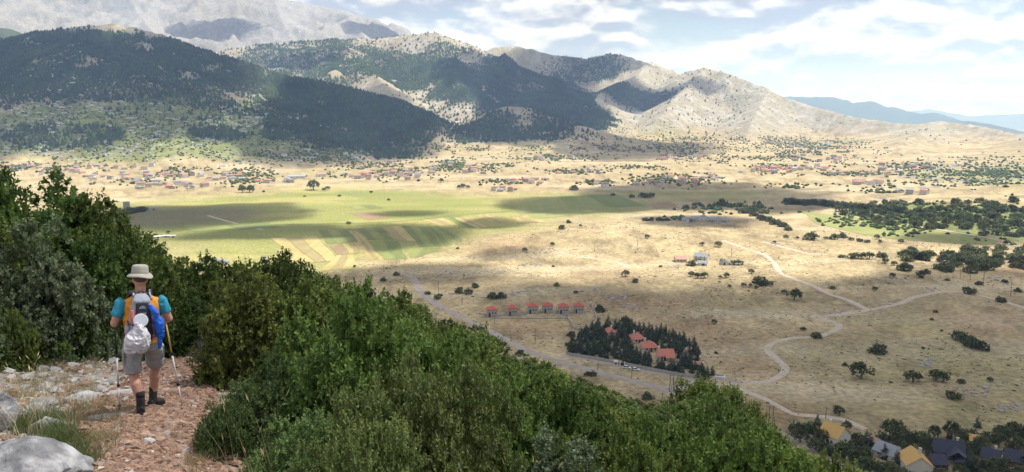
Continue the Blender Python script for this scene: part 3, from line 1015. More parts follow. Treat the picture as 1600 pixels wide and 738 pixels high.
def put_tree(px, py, wpx, proto='oak', where=None, what=None, group=None, stretch=1.0, name=None):
    ph = {'oak': .55, 'bush': .45, 'fir': .0}[proto]
    by = py + (wpx * .45 if proto != 'fir' else 0)
    p = on_ground(px, by)[0]; d = math.hypot(p[0], p[1])
    r = .5 * wpx * math.hypot(d, CAMZ - p[2]) / FPX
    k = random.randrange(4)
    if proto == 'oak':
        o = put(far_oak[k], name or 'oak_tree', p, random.uniform(0, 6.28), (r * 1.02, r * 1.02, r * 1.1 * stretch)); what = what or 'round dark oak'; cat = 'tree'
    elif proto == 'bush':
        o = put(far_bush[k], name or 'shrub', p, random.uniform(0, 6.28), (r * 1.05, r * 1.05, r * 1.05 * stretch)); what = what or 'dark green shrub'; cat = 'shrub'
    else:
        h = wpx * math.hypot(d, CAMZ - p[2]) / FPX
        o = put(far_fir[k % 3], 'fir_tree', p, random.uniform(0, 6.28), (h * 1.1, h * 1.1, h)); what = what or 'narrow dark fir'; cat = 'tree'
    o['category'] = cat
    if group:
        o['group'] = group
    REG.append((o, what, where or region(px, py), px))
    return o


def region(px, py):
    if py < 300:
        return 'by the far villages'
    if py < 330:
        return 'on the cloud-shaded plain'
    if px > 1230 and py > 630:
        return 'round the hamlet at the bottom'
    if px > 1150:
        if py > 490:
            return 'on the slope below the winding track'
        if py > 425:
            return 'between the two branches of the track'
        if py > 394:
            return 'on the pale slope above the track'
        return 'along the near edge of the green strip'
    if py > 505:
        return 'along the grey road and villa wall'
    if py > 437:
        return 'above the row of small red-roofed houses'
    if py > 395:
        return 'on the tan rise round the farmhouses'
    return 'by the striped fields'


SINGLE = '''1241,460,20 1345,579,28 1426,588,21 1502,594,10b 1547,593,8 1373,541,23b 1368,451,8 1300,448,8b 1394,430,8 1436,428,13 1383,407,10 1397,411,8 1411,418,8
1421,418,10 1466,414,14b 1406,397,8 1417,401,15b 1514,452,16b 1564,466,13b 1530,441,9b 1174,424,9 1187,434,20b 1192,440,15b 1203,443,9 1182,449,7 1173,446,6 1162,445,8 1225,456,8 1275,521,14b 1255,512,8b
1462,486,6b 1456,498,5b 1471,516,4b 1442,543,5b 1320,568,8b 1303,368,14b 1316,366,13b 1267,366,20b 1245,372,6 1370,370,8 1375,378,7 1407,377,8 1333,397,15b 1345,399,12 1358,399,13 1315,399,8b 1378,396,14b 977,427,12 1079,428,10 1090,430,11 1100,430,11
1135,430,9 1125,433,6 1011,369,8 1122,381,11 1097,381,7 863,381,7 820,390,8 864,415,5b 1032,415,5b 993,437,10b 1081,409,14b 1146,408,12b 1155,408,12b 1128,408,7 1127,314,19b 1072,322,11b 1093,317,7b 1085,318,7b
1004,303,13b 1016,303,13b 987,305,9b 958,303,7b 1008,341,10b 1018,341,10b 1030,341,10b 1042,341,9b 888,345,9b 878,353,12b 907,351,5b 897,291,14b 1160,327,14b 1173,326,14b 1185,323,10b 490,289,18 506,296,6 512,294,7 476,306,4b
530,305,5b 580,299,5b 607,311,5b 545,347,7b 619,426,10b 599,435,10b 715,387,5b 554,416,5 689,282,8 718,292,7 724,290,8 731,292,6 769,459,16b 782,459,17b 718,451,15b 732,453,14b 685,461,13b 742,444,12b 937,479,17b
977,496,15b 900,455,7b 870,443,9b 893,519,13b 888,536,10b 918,582,11b 927,582,11b 813,548,13b 1011,615,17b 1117,502,9 1119,550,6b 1311,642,17 263,363,5 234,367,8b 243,366,7b 379,296,12 390,295,13 1489,615,18b 668,456,9b
1462,587,18 1474,588,19 1500,521,20b 1508,526,20b 1519,531,21b 1530,537,21b 1440,432,6b 1480,436,6b 1290,372,6 1330,372,8b 1343,374,9b 1355,376,8b 1570,438,8b 1590,452,9b 1544,545,5b 1210,377,6b 1228,368,8b 1140,447,6 1051,632,8b'''.split()
for tok in SINGLE:
    b = tok.endswith('b')
    a = [float(v) for v in tok.rstrip('b').split(',')]
    put_tree(*a, proto='bush' if b else 'oak')

# shrubs of the stony slope at the right and of the maquis behind the strip of field
_n = 0
while _n < 62:
    a, b = random.gauss(1505, 65), random.gauss(400, 11)
    if 1410 < a < 1612 and 383 < b < 424 and b > 372 + (1600 - a) * .07:
        put_tree(a, b, random.uniform(9, 19), 'bush', where='on the stony slope past the green strip', what='leafy green shrub', group='shrubs on the stony slope'); _n += 1
_n = 0
while _n < 130:
    a = random.uniform(1312, 1612); t = (a - 1300) / 300
    b = random.uniform(316 - 8 * t, 340 + 32 * t)
    if random.random() < .4 + .6 * t:
        put_tree(a, b, random.uniform(9, 15), 'bush', where=('along the crest of the wooded rise' if b < 328 + 3 * t else 'in the middle of the wooded rise' if b < 340 + 12 * t else 'at the foot of the wooded rise'), what='dense green bush', group='maquis on the rise', name='bush'); _n += 1
for k in range(34):     # the tree line at the foot of that rise
    a = 1228 + k * 5.6 + random.uniform(-2, 2)
    put_tree(a, 313 + (a - 1228) * .075 + random.uniform(-1.5, 1.5), random.uniform(10, 14), 'bush', where='in the tree line heading the green strip', what='dense dark tree', stretch=1.3, name='tree', group='tree line by the green strip')
for k in range(13):
    a = 1165 + k * 5.5
    put_tree(a, 330 + k * 1.9 + random.uniform(-3, 3), random.uniform(9, 15), 'bush', where='scattered before the head of the green strip', what='dark green shrub')
for k in range(22):     # wood in the shade on the left
    a = 176 + k * 2.4
    put_tree(a, 330 - (a - 176) * .10 + random.uniform(-2, 3), random.uniform(8, 11), 'bush', where='in the dark grove beside the grey block', what='dark tree', name='tree', group='grove by the grey block')

# ------------------------------------------------------------------ fields, roads and tracks
def poly_patch(name, corners, mat, lift=.22, nu=14, nv=10, label=None):
    """a quadrilateral field draped over the land, corners given as seen in the photograph (clockwise from far left)"""
    c = on_ground([p[0] for p in corners], [p[1] for p in corners])[:, :2]
    u = np.linspace(0, 1, nu + 1)[None, :, None]; v = np.linspace(0, 1, nv + 1)[:, None, None]
    G = (c[0] * (1 - u) + c[1] * u) * (1 - v) + (c[3] * (1 - u) + c[2] * u) * v
    bend = np.sin(v * math.pi) * (fbm(G[..., 0], G[..., 1], 40, 2, 161)[..., None] - .5) * 5
    G = G + bend
    z = gz(G[..., 0], G[..., 1]) + lift
    V = np.concatenate([G, z[..., None]], -1).reshape(-1, 3)
    i = np.arange((nu + 1) * (nv + 1)).reshape(nv + 1, nu + 1)
    F = np.stack([i[1:, :-1], i[1:, 1:], i[:-1, 1:], i[:-1, :-1]], -1).reshape(-1, 4)
    o = link(name, np_mesh(name, V, F), None, mat)
    return tag(o, label, None, None, 'structure')


def crop_mat(name, a, b, rows=.35, rot=.5):
    """a crop or stubble: two tones in long rows with patches"""
    m, nt = new_mat(name); L = nt.links.new
    out = N(nt, 'ShaderNodeOutputMaterial'); p = N(nt, 'ShaderNodeBsdfPrincipled'); p.inputs['Roughness'].default_value = .95; p.inputs['Specular IOR Level'].default_value = .05
    tc = N(nt, 'ShaderNodeTexCoord'); mp = N(nt, 'ShaderNodeMapping'); mp.inputs['Rotation'].default_value = (0, 0, rot); mp.inputs['Scale'].default_value = (rows, rows * .035, 1)
    L(tc.outputs['Object'], mp.inputs['Vector'])
    n1 = N(nt, 'ShaderNodeTexNoise'); n1.inputs['Scale'].default_value = 1; n1.inputs['Detail'].default_value = 4; L(mp.outputs[0], n1.inputs['Vector'])
    n2 = N(nt, 'ShaderNodeTexNoise'); n2.inputs['Scale'].default_value = .035; n2.inputs['Detail'].default_value = 6; L(tc.outputs['Object'], n2.inputs['Vector'])
    ad = N(nt, 'ShaderNodeMath', operation='ADD'); L(n1.outputs[0], ad.inputs[0]); L(n2.outputs[0], ad.inputs[1])
    mr = N(nt, 'ShaderNodeMapRange'); mr.inputs['From Min'].default_value = .78; mr.inputs['From Max'].default_value = 1.22; L(ad.outputs[0], mr.inputs['Value'])
    mx = N(nt, 'ShaderNodeMix', data_type='RGBA'); mx.inputs['A'].default_value = (*a, 1); mx.inputs['B'].default_value = (*b, 1); L(mr.outputs[0], mx.inputs['Factor'])
    L(mx.outputs['Result'], p.inputs['Base Color']); L(p.outputs[0], out.inputs['Surface'])
    return m


CROP = {'gold': crop_mat('stubble', (.47, .38, .18), (.36, .30, .125), .25, -.35), 'green': crop_mat('green_crop', (.215, .25, .085), (.27, .28, .115), .2, -.35),
        'dark': crop_mat('dark_crop', (.165, .20, .075), (.21, .225, .095), .2, -.35), 'brown': crop_mat('ploughed_soil', (.27, .19, .115), (.31, .235, .14), .3, .3),
        'tan': crop_mat('dry_fallow', (.36, .29, .155), (.30, .25, .12), .25, -.35), 'bright': crop_mat('bright_meadow', (.24, .265, .095), (.32, .31, .13), .1, .6)}
FIELDS = [('gold', [(424, 373), (494, 369), (527, 407), (476, 412)]), ('gold', [(526, 399), (551, 398), (554, 421), (497, 424)]), ('dark', [(497, 360), (543, 360), (559, 378), (512, 382)]),
          ('brown', [(513, 384), (533, 382), (543, 397), (527, 399)]), ('gold', [(535, 382), (562, 379), (571, 395), (545, 397)]), ('gold', [(545, 361), (556, 361), (599, 405), (577, 406)]),
          ('dark', [(558, 358), (594, 355), (616, 375), (575, 376)]), ('green', [(577, 378), (620, 377), (637, 405), (601, 406)]), ('tan', [(596, 355), (625, 353), (651, 378), (622, 376)]),
          ('dark', [(628, 353), (666, 355), (692, 386), (656, 386)]), ('dark', [(669, 355), (684, 353), (724, 375), (695, 386)]), ('gold', [(660, 344), (693, 341), (715, 352), (687, 353)]),
          ('gold', [(709, 341), (732, 340), (760, 355), (746, 357)]), ('gold', [(747, 337), (763, 336), (791, 347), (776, 350)]), ('green', [(694, 341), (708, 340), (744, 357), (718, 354)]),
          ('brown', [(540, 333), (584, 332), (611, 340), (576, 345)]), ('green', [(543, 322), (582, 320), (602, 326), (556, 328)]), ('bright', [(800, 318), (870, 308), (890, 326), (812, 335)]),
          ('green', [(872, 307), (960, 303), (1008, 322), (893, 327)]), ('bright', [(812, 336), (890, 328), (955, 329), (845, 342)]), ('brown', [(1015, 319), (1047, 315), (1063, 325), (1021, 327)]),
          ('gold', [(800, 340), (822, 337), (856, 348), (812, 349)]), ('tan', [(430, 392), (452, 392), (478, 413), (440, 412)]), ('green', [(638, 387), (690, 388), (655, 402), (640, 404)]),
          ('green', [(290, 352), (420, 349), (440, 356), (300, 362)])]
for kind, cs in FIELDS:
    nm = {'gold': 'stubble_field', 'green': 'green_field', 'dark': 'green_field', 'brown': 'ploughed_field', 'tan': 'fallow_field', 'bright': 'meadow_field'}[kind]
    parts_ = {'gold': ('gold', 'tan', 'gold'), 'dark': ('dark', 'green', 'dark'), 'green': ('green', 'dark'), 'brown': ('brown',), 'tan': ('tan', 'gold'), 'bright': ('bright',)}[kind]
    lerp = lambda p, q, t: (p[0] + (q[0] - p[0]) * t, p[1] + (q[1] - p[1]) * t)
    m_ = len(parts_)
    for k, kd in enumerate(parts_):
        u0, u1 = k / m_, (k + 1) / m_ - (.06 / m_ if k < m_ - 1 else 0)
        poly_patch(nm, [lerp(cs[0], cs[1], u0), lerp(cs[0], cs[1], u1), lerp(cs[3], cs[2], u1), lerp(cs[3], cs[2], u0)], CROP[kd], nu=6, label=nm.replace('_', ' ') + ' strip on the valley floor')


def spline(P, step):
    """Catmull-Rom through the points, resampled every step metres"""
    P = np.asarray(P, float); Q = np.concatenate([[2 * P[0] - P[1]], P, [2 * P[-1] - P[-2]]]); out = []
    for i in range(1, len(Q) - 2):
        n = max(2, int(np.linalg.norm(Q[i + 1] - Q[i]) / step)); t = np.linspace(0, 1, n, endpoint=False)[:, None]
        out.append(.5 * (2 * Q[i] + (Q[i + 1] - Q[i - 1]) * t + (2 * Q[i - 1] - 5 * Q[i] + 4 * Q[i + 1] - Q[i + 2]) * t ** 2 + (3 * Q[i] - Q[i - 1] - 3 * Q[i + 1] + Q[i + 2]) * t ** 3))
    return np.concatenate(out + [P[-1:]])


def ribbon(name, pix, width, mat, lift=.16, label=None, step=3.0, kind='structure', wobble=.3, across=5):
    g = on_ground([p[0] for p in pix], [p[1] for p in pix])[:, :2]
    c = spline(g, step)
    t = np.gradient(c, axis=0); t /= np.linalg.norm(t, axis=1, keepdims=True) + 1e-9; nrm = np.stack([-t[:, 1], t[:, 0]], -1)
    w = width * .5 * (1 + (fbm(c[:, 0], c[:, 1], 9, 2, 171) - .5) * 2 * wobble)
    k = np.linspace(-1, 1, across)
    G = c[:, None] + nrm[:, None] * (w[:, None] * k[None])[..., None]
    z = gz(G[..., 0], G[..., 1]) + lift - .10 * (np.abs(k) ** 3)[None]
    V = np.concatenate([G, z[..., None]], -1).reshape(-1, 3)
    i = np.arange(len(c) * across).reshape(len(c), across)
    F = np.stack([i[:-1, :-1], i[:-1, 1:], i[1:, 1:], i[1:, :-1]], -1).reshape(-1, 4)[:, ::-1]
    o = link(name, np_mesh(name, V, F), None, mat)
    return tag(o, label, None, None, kind)


M_road = surf_mat('worn_asphalt', (.35, .305, .265), rough=.9, var=.14, scale=.6, second=(.31, .265, .235), second_scale=.15)
M_track = surf_mat('dirt_track', (.50, .42, .335), rough=.95, var=.14, scale=.7, second=(.44, .355, .27), second_scale=.2)
ROAD = [(566, 431), (600, 430), (636, 430), (650, 441), (655, 453), (668, 465), (690, 480), (724, 498), (761, 515), (797, 535), (825, 549), (862, 561), (902, 573), (963, 589), (1023, 605), (1063, 620), (1120, 641), (1190, 668), (1223, 682), (1251, 690), (1284, 712), (1325, 728), (1375, 746)]
ribbon('road', ROAD, 5.2, M_road, label='grey main road curving through the valley below the shrubs')
ribbon('lane', [(1023, 604), (1050, 606), (1078, 603), (1098, 594)], 5.0, M_road, .13, 'short grey lane joining the main road by the villas')
ribbon('lane', [(884, 557), (920, 562), (972, 573), (1020, 582), (1050, 588), (1084, 593), (1107, 592), (1135, 594), (1160, 597)], 3.2, M_road, .13, 'grey lane along the villa wall')
ribbon('dirt_track', [(1160, 597), (1195, 597), (1220, 587), (1227, 575), (1213, 561), (1199, 547), (1209, 536), (1237, 529), (1283, 525), (1311, 511), (1301, 503), (1273, 498), (1301, 493), (1357, 485), (1407, 474), (1424, 466), (1450, 460), (1477, 456), (1512, 458), (1555, 468), (1610, 484)], 4.4, M_track, .16, 'pale winding dirt track with a double bend')
ribbon('dirt_track', [(1357, 485), (1325, 469), (1297, 460), (1266, 445), (1230, 432), (1218, 425), (1209, 411), (1192, 397), (1160, 387), (1130, 376)], 4.2, M_track, .13, 'pale dirt track branching up past the farm')
ribbon('dirt_track', [(1140, 600), (1160, 610), (1187, 620), (1215, 634), (1240, 647), (1270, 650), (1314, 655), (1352, 671)], 3.4, M_track, .13, 'dirt path from the lane to the hamlet')
ribbon('dirt_track', [(1192, 378), (1230, 388), (1262, 396), (1292, 398)], 4, M_track, .13, 'faint pale track on the tan slope')
ribbon('dirt_track', [(860, 392), (900, 400), (960, 409), (985, 418)], 3.5, M_track, .13, 'faint track over the tan rise')
ribbon('dirt_track', [(325, 337), (345, 343), (375, 351), (410, 359)], 4, M_track, .13, 'pale farm track between the green fields')
ribbon('dirt_track', [(340, 352), (440, 351), (560, 349), (640, 345), (700, 338), (800, 330)], 4, CROP['dark'], .3, 'green field margin across the valley floor')
# the long strip of green field
_far = [(1252, 331), (1300, 336), (1345, 341), (1400, 349), (1450, 357), (1500, 366), (1560, 378)]; _nr = [(1275, 350), (1310, 358), (1350, 367), (1400, 374), (1450, 378), (1500, 381), (1545, 383)]
for k in range(6):
    poly_patch('meadow_field', [_far[k], _far[k + 1], _nr[k + 1], _nr[k]], CROP['bright'] if k < 5 else CROP['green'], .25, 8, 8, 'long strip of bright green field below the wooded rise')
ribbon('dirt_track', [(1310, 334), (1345, 341), (1400, 349), (1450, 357), (1500, 365), (1560, 376), (1590, 386)], 3.5, M_track, .5, 'pale track along the far edge of the green strip')

# ------------------------------------------------------------------ houses
M_white = surf_mat('white_render', (.62, .60, .56), rough=.9, var=.08, scale=1.5, object_var=.12)
M_stonewall = surf_mat('grey_masonry', (.40, .38, .345), rough=.95, var=.18, scale=2.2, second=(.33, .31, .28), second_scale=1.2, object_var=.06)
M_redtile = surf_mat('red_roof_tiles', (.43, .11, .08), rough=.75, var=.15, scale=2.5, object_var=.08)
M_pinktile = surf_mat('faded_roof_tiles', (.38, .23, .18), rough=.85, var=.15, scale=1, object_var=.22)
M_salmontile = surf_mat('salmon_roof_tiles', (.50, .18, .13), rough=.75, var=.12, scale=2)
M_yellowroof = surf_mat('ochre_roof_boarding', (.52, .33, .11), rough=.7, var=.07, scale=2)
M_slate = surf_mat('dark_slate_roof', (.035, .038, .062), rough=.55, var=.2, scale=3)
M_greyroof = surf_mat('grey_metal_roof', (.26, .28, .30), rough=.5, var=.1, scale=2)
M_dark = surf_mat('dark_opening', (.025, .025, .028), rough=.4, var=.1, scale=2, spec=.5)
M_wood = surf_mat('brown_timber', (.17, .10, .06), rough=.8, var=.2, scale=6)
M_plaster = surf_mat('cream_render', (.52, .46, .37), rough=.9, var=.08, scale=1.5, object_var=.1)
M_conc = surf_mat('bare_concrete', (.36, .34, .315), rough=.95, var=.15, scale=1.2)


def box(cx, cy, z0, w, d, h):
    x0, x1, y0, y1 = cx - w / 2, cx + w / 2, cy - d / 2, cy + d / 2
    V = [(x0, y0, z0), (x1, y0, z0), (x1, y1, z0), (x0, y1, z0), (x0, y0, z0 + h), (x1, y0, z0 + h), (x1, y1, z0 + h), (x0, y1, z0 + h)]
    F = [(3, 2, 1, 0), (4, 5, 6, 7), (0, 1, 5, 4), (1, 2, 6, 5), (2, 3, 7, 6), (3, 0, 4, 7)]
    return V, F


def hip_roof(w, d, z, h, over=.35, t=.18, ridge=None):
    W, D = w / 2 + over, d / 2 + over
    if w >= d:
        r = (w - d) / 2 if ridge is None else ridge
        top = [(-r, 0, z + h), (r, 0, z + h)]
    else:
        r = (d - w) / 2 if ridge is None else ridge
        top = [(0, -r, z + h), (0, r, z + h)]
    V = [(-W, -D, z - t), (W, -D, z - t), (W, D, z - t), (-W, D, z - t), (-W, -D, z), (W, -D, z), (W, D, z), (-W, D, z)] + top
    if w >= d:
        F = [(4, 5, 9, 8), (5, 6, 9), (6, 7, 8, 9), (7, 4, 8)]
    else:
        F = [(4, 5, 8), (5, 6, 9, 8), (6, 7, 9), (7, 4, 8, 9)]
    return V, F + [(3, 2, 1, 0), (0, 1, 5, 4), (1, 2, 6, 5), (2, 3, 7, 6), (3, 0, 4, 7)]


def gable_roof(w, d, z, h, over=.35, t=.2):
    """ridge along x"""
    W, D = w / 2 + over, d / 2 + over; e = h * over / (d / 2)
    V = []
    for x in (-W, W):
        V += [(x, -D, z - e), (x, 0, z + h), (x, D, z - e), (x, D, z - e + t), (x, 0, z + h + t), (x, -D, z - e + t)]
    F = [(0, 1, 4, 5), (1, 2, 3, 4), (6, 11, 10, 7), (7, 10, 9, 8), (5, 4, 10, 11), (4, 3, 9, 10), (0, 6, 7, 1), (1, 7, 8, 2), (0, 5, 11, 6), (2, 8, 9, 3)]
    return V, F


def gable_wall(w, d, h, gh):
    V = [(-w / 2, -d / 2, -1.5), (w / 2, -d / 2, -1.5), (w / 2, d / 2, -1.5), (-w / 2, d / 2, -1.5), (-w / 2, -d / 2, h), (w / 2, -d / 2, h), (w / 2, d / 2, h), (-w / 2, d / 2, h), (-w / 2, 0, h + gh), (w / 2, 0, h + gh)]
    F = [(3, 2, 1, 0), (0, 1, 5, 4), (2, 3, 7, 6), (1, 2, 6, 9, 5), (3, 0, 4, 8, 7), (4, 5, 9, 8), (6, 7, 8, 9)]
    return V, F


def part(name, pieces, mat, parent, smooth=False):
    return link(name, join_mesh(name, pieces, smooth), parent, mat)


def empty(name, loc, rz=0.0, label=None, category=None, group=None):
    e = bpy.data.objects.new(name, None); COL.objects.link(e); e.location = loc; e.rotation_euler = (0, 0, rz); e.empty_display_size = .2
    return tag(e, label, category, group)


def facing(p):
    """turn so that a house's front (-y) looks at the viewpoint"""
    return -math.atan2(p[0], p[1])


def make_house(px, py, wpx, hpx, depth, roof, wallmat, roofmat, label, rise=.32, turn=0.0, wins=(), door=None, chimney=None, group=None, name='house', below=0.0, arch=False):
    """front width and wall height in photo pixels; windows as (x fraction, z metres, width, height) on the front"""
    p = on_ground(px, py)[0]; dist = math.sqrt(p[0] ** 2 + p[1] ** 2 + (CAMZ - p[2]) ** 2); m = dist / FPX
    w, h = wpx * m, hpx * m / .96
    e = empty(name, p, facing(p) + turn, label, 'house', group)
    rh = rise * min(w, depth)
    if roof == 'hip':
        part('wall', [box(0, 0, -1.5 + below, w, depth, h + 1.5 - below)], wallmat, e)
        r = part('roof', [hip_roof(w, depth, h + .01, rh)], roofmat, e)
    elif roof == 'gable':
        part('wall', [gable_wall(w, depth, h, rh)], wallmat, e)
        r = part('roof', [gable_roof(w, depth, h + .02, rh)], roofmat, e)
    else:     # gable turned to the front
        part('wall', [([(b, a, c) for a, b, c in gable_wall(depth, w, h, rh)[0]], [tuple(reversed(f)) for f in gable_wall(depth, w, h, rh)[1]])], wallmat, e)
        r = part('roof', [([(b, a, c) for a, b, c in gable_roof(depth, w, h + .02, rh)[0]], [tuple(reversed(f)) for f in gable_roof(depth, w, h + .02, rh)[1]])], roofmat, e)
    if chimney:
        part('chimney', [box(chimney[0] * w, chimney[1] * depth, h, .8, .8, rh + 1.0), box(chimney[0] * w, chimney[1] * depth, h + rh + 1.003, 1.0, 1.0, .16)], M_white, r)
    for (fx, z, ww, wh) in wins:
        o = part('window', [box(fx * w, -depth / 2 - .005, z, ww, .09, wh)], M_dark, e)
        part('frame', [box(fx * w, -depth / 2 - .03, z - .10, ww + .24, .12, .09), box(fx * w, -depth / 2 - .03, z + wh + .002, ww + .24, .12, .09)], M_white, o)
    if door:
        part('door', [box(door[0] * w, -depth / 2 - .005, .02, door[1], .10, door[2])] + ([tube([(door[0] * w, -depth / 2 - .05, door[2] + .0), (door[0] * w, -depth / 2 + .04, door[2] + .0)], [door[1] / 2] * 2, 12)] if arch else []), M_dark, e)
    return e


# the six unfinished houses with red roofs
ROW = [(768.5, 493.5, 'leftmost'), (800.5, 491.5, 'second from the left'), (832, 488.5, 'third from the left'), (855.5, 487.5, 'fourth from the left'), (880, 489, 'fifth from the left'), (904, 488, 'rightmost')]
for k, (a, b, w_) in enumerate(ROW):
    e = make_house(a, b, 15.2, 11.2, 6.2, 'hip', M_stonewall, M_redtile, f'unfinished stone house with red hipped roof, {w_} in the row', .30, .12,
                   wins=((.06, 1.9, .75, 1.1), (.30, 1.9, .75, 1.1)), door=(-.28, 1.15, 2.3), group='row of six unfinished houses', arch=True)
    if k >= 4:
        part('underfloor_shade_panel', [box(0, -3.12, -1.45, 4.6, .10, 1.2)], M_dark, e)  # near-black panel on the wall, painted as the shade under the raised floor
        part('floor_slab', [box(0, -3.3, -.22, 6.4, .9, .2)], M_conc, e)
# villas among the firs
make_house(953, 522, 13, 5, 8, 'hip', M_plaster, M_salmontile, 'half hidden villa with small red roof at the back of the firs', .35, .3, wins=((-.2, 1, .9, 1.2), (.2, 1, .9, 1.2)), chimney=(.2, .1))
make_house(995, 533, 20, 6, 9, 'hip', M_plaster, M_salmontile, 'villa with red hipped roof and white chimney, second in the firs', .35, .35, wins=((-.25, 1, 1, 1.3), (.2, 1, 1, 1.3)), chimney=(-.2, .1), door=(0, 1.2, 2.2))
make_house(1014, 546, 23, 6, 9, 'hip', M_plaster, M_salmontile, 'villa with long red hipped roof, third in the firs', .35, .3, wins=((-.3, 1, 1, 1.3), (.25, 1, 1, 1.3)), chimney=(-.25, .1), door=(0, 1.2, 2.2))
_v = make_house(1039, 560, 24, 7, 9, 'gable', M_plaster, M_salmontile, 'villa with red gabled roof and porch nearest the lane', .30, .2, wins=((-.3, 1, 1, 1.3), (.28, 1, 1, 1.3)), chimney=(-.38, .1), door=(-.1, 1.2, 2.2))
part('porch_roof', [gable_roof(4.5, 3, 2.6, .9)], M_salmontile, _v).location = (1.5, -5.8, 0)
for _dx in (-1.9, 1.9):
    part('porch_post', [tube([(1.5 + _dx, -6.9, -.6), (1.5 + _dx, -6.9, 2.5)], [.12, .12], 6)], M_white, _v)
make_house(1088, 572, 11, 4, 4, 'gable', M_wood, M_pinktile, 'small brown timber hut at the end of the firs', .25, .2, name='hut', door=(0, .9, 1.8))
# farm on the tan rise
make_house(1063, 408, 17, 3.6, 8, 'gable', M_plaster, M_pinktile, 'low farmhouse with brick red roof on the tan rise', .25, .2, wins=((-.3, .9, 1, 1), (0, .9, 1, 1), (.3, .9, 1, 1)))
make_house(1096, 407, 20, 6.2, 9, 'gable', M_plaster, M_greyroof, 'tall white farmhouse with grey roof beside the farm trees', .28, -.25, wins=((-.3, 1, 1.1, 1.2), (.05, 1, 1.1, 1.2), (.32, 1, 1.1, 1.2), (-.3, 3.1, 1.1, 1.0), (.05, 3.1, 1.1, 1.0), (.32, 3.1, 1.1, 1.0)), door=(-.1, 1.2, 2.1))
make_house(1098, 414, 14, 3, 6, 'gable', M_white, M_greyroof, 'low grey roofed shed in front of the tall white farmhouse', .3, -.1, name='shed', door=(.1, 2.2, 2.0))
make_house(1132, 413, 12, 3, 7, 'front', M_white, surf_mat('green_sheet_roof', (.12, .17, .15), .6), 'small outbuilding with dark green gabled roof', .35, 0, name='shed', door=(0, 1.4, 2))
make_house(1149, 414, 15, 2, 4, 'gable', M_white, M_greyroof, 'long low white shed right of the green roofed outbuilding', .15, 0, name='shed', wins=((-.2, .6, 1, .7), (.2, .6, 1, .7)))
# shaded grey hamlet behind the rise
for k, (a, b, w_, h_, t_) in enumerate([(1071, 347, 9, 4, 'gable'), (1085, 346, 10, 4.5, 'gable'), (1099, 345, 12, 6, 'hip'), (1111, 347, 9, 4, 'gable'), (1122, 347, 11, 5, 'hip'), (1133, 348, 8, 4, 'gable')]):
    make_house(a, b, w_, h_, 8, t_, M_stonewall if k % 2 else M_white, M_greyroof, f'grey house in the shaded hamlet behind the rise, {["first", "second", "third", "fourth", "fifth", "sixth"][k]} from the left', .3, random.uniform(-.3, .3), wins=((-.25, 1, 1, 1.2), (.2, 1, 1, 1.2)), group='houses of the shaded hamlet')
# hamlet at the lower right edge
_h = make_house(1303, 690, 30, 12, 9, 'gable', M_white, M_yellowroof, 'house with ochre roof among trees beside the road', .42, -.55, wins=((-.2, 1, 1, 1.2), (.2, 1, 1, 1.2)), door=(0, 1.2, 2.1), chimney=(-.3, .1))
_h = make_house(1428, 742, 33, 20, 10, 'front', M_white, M_yellowroof, 'white house with ochre gabled roof at the bottom edge', .36, .35, wins=((-.22, 2.6, .8, .9), (.16, 2.6, .8, .9), (-.22, .6, .8, 1.0)), chimney=(.2, .1))
make_house(1388, 712, 30, 7, 8, 'gable', M_white, M_greyroof, 'grey roofed house half hidden between the two ochre roofs', .35, -.5, wins=((-.2, 1, 1, 1.2), (.2, 1, 1, 1.2)))
make_house(1365, 694, 12, 6, 5, 'gable', M_plaster, M_pinktile, 'small tan hut with faded roof between the trees', .3, -.4, name='hut', door=(0, .9, 1.8))
_h = make_house(1480, 712, 36, 9, 8, 'gable', M_wood, M_slate, 'large timber chalet with dark slate roof', .45, .15, wins=((-.3, 1, 1.1, 1.2), (0, 1, 1.1, 1.2), (.3, 1, 1.1, 1.2)), door=(.15, 1.2, 2.1), chimney=(.3, .1))
part('cross_gable_roof', [([(b, a, c) for a, b, c in gable_roof(7, 6, 3.4, 2.2)[0]], [tuple(reversed(f)) for f in gable_roof(7, 6, 3.4, 2.2)[1]])], M_slate, _h).location = (2.2, -5.0, -.4)
part('veranda_roof', [hip_roof(6, 4, 2.5, 1.0)], M_slate, _h).location = (4.0, -8.3, -.3)
for _dx in (1.4, 6.6):
    part('veranda_post', [tube([(_dx, -10.1, -2.0), (_dx, -10.1, 2.2)], [.12, .12], 6)], M_wood, _h)
make_house(1462, 729, 20, 8, 7, 'gable', M_wood, M_slate, 'smaller dark roofed chalet beside the ochre gabled house', .45, .5, wins=((-.2, 1, 1, 1.1), (.2, 1, 1, 1.1)))
make_house(1548, 720, 20, 7, 7, 'gable', M_wood, M_slate, 'dark roofed chalet behind shrubs, left of the edge one', .45, -.1, wins=((-.25, 1, 1, 1.1), (.25, 1, 1, 1.1)), chimney=(.2, .1))
make_house(1585, 724, 24, 7, 8, 'gable', M_wood, M_slate, 'dark roofed chalet cut by the edge of the picture', .45, .1, wins=((-.25, 1, 1, 1.1), (.25, 1, 1, 1.1)))
make_house(1522, 695, 14, 9, 7, 'gable', M_plaster, M_yellowroof, 'small cream house behind the large chalet', .3, .2, wins=((-.2, 1, .9, 1.1), (.2, 1, .9, 1.1)))
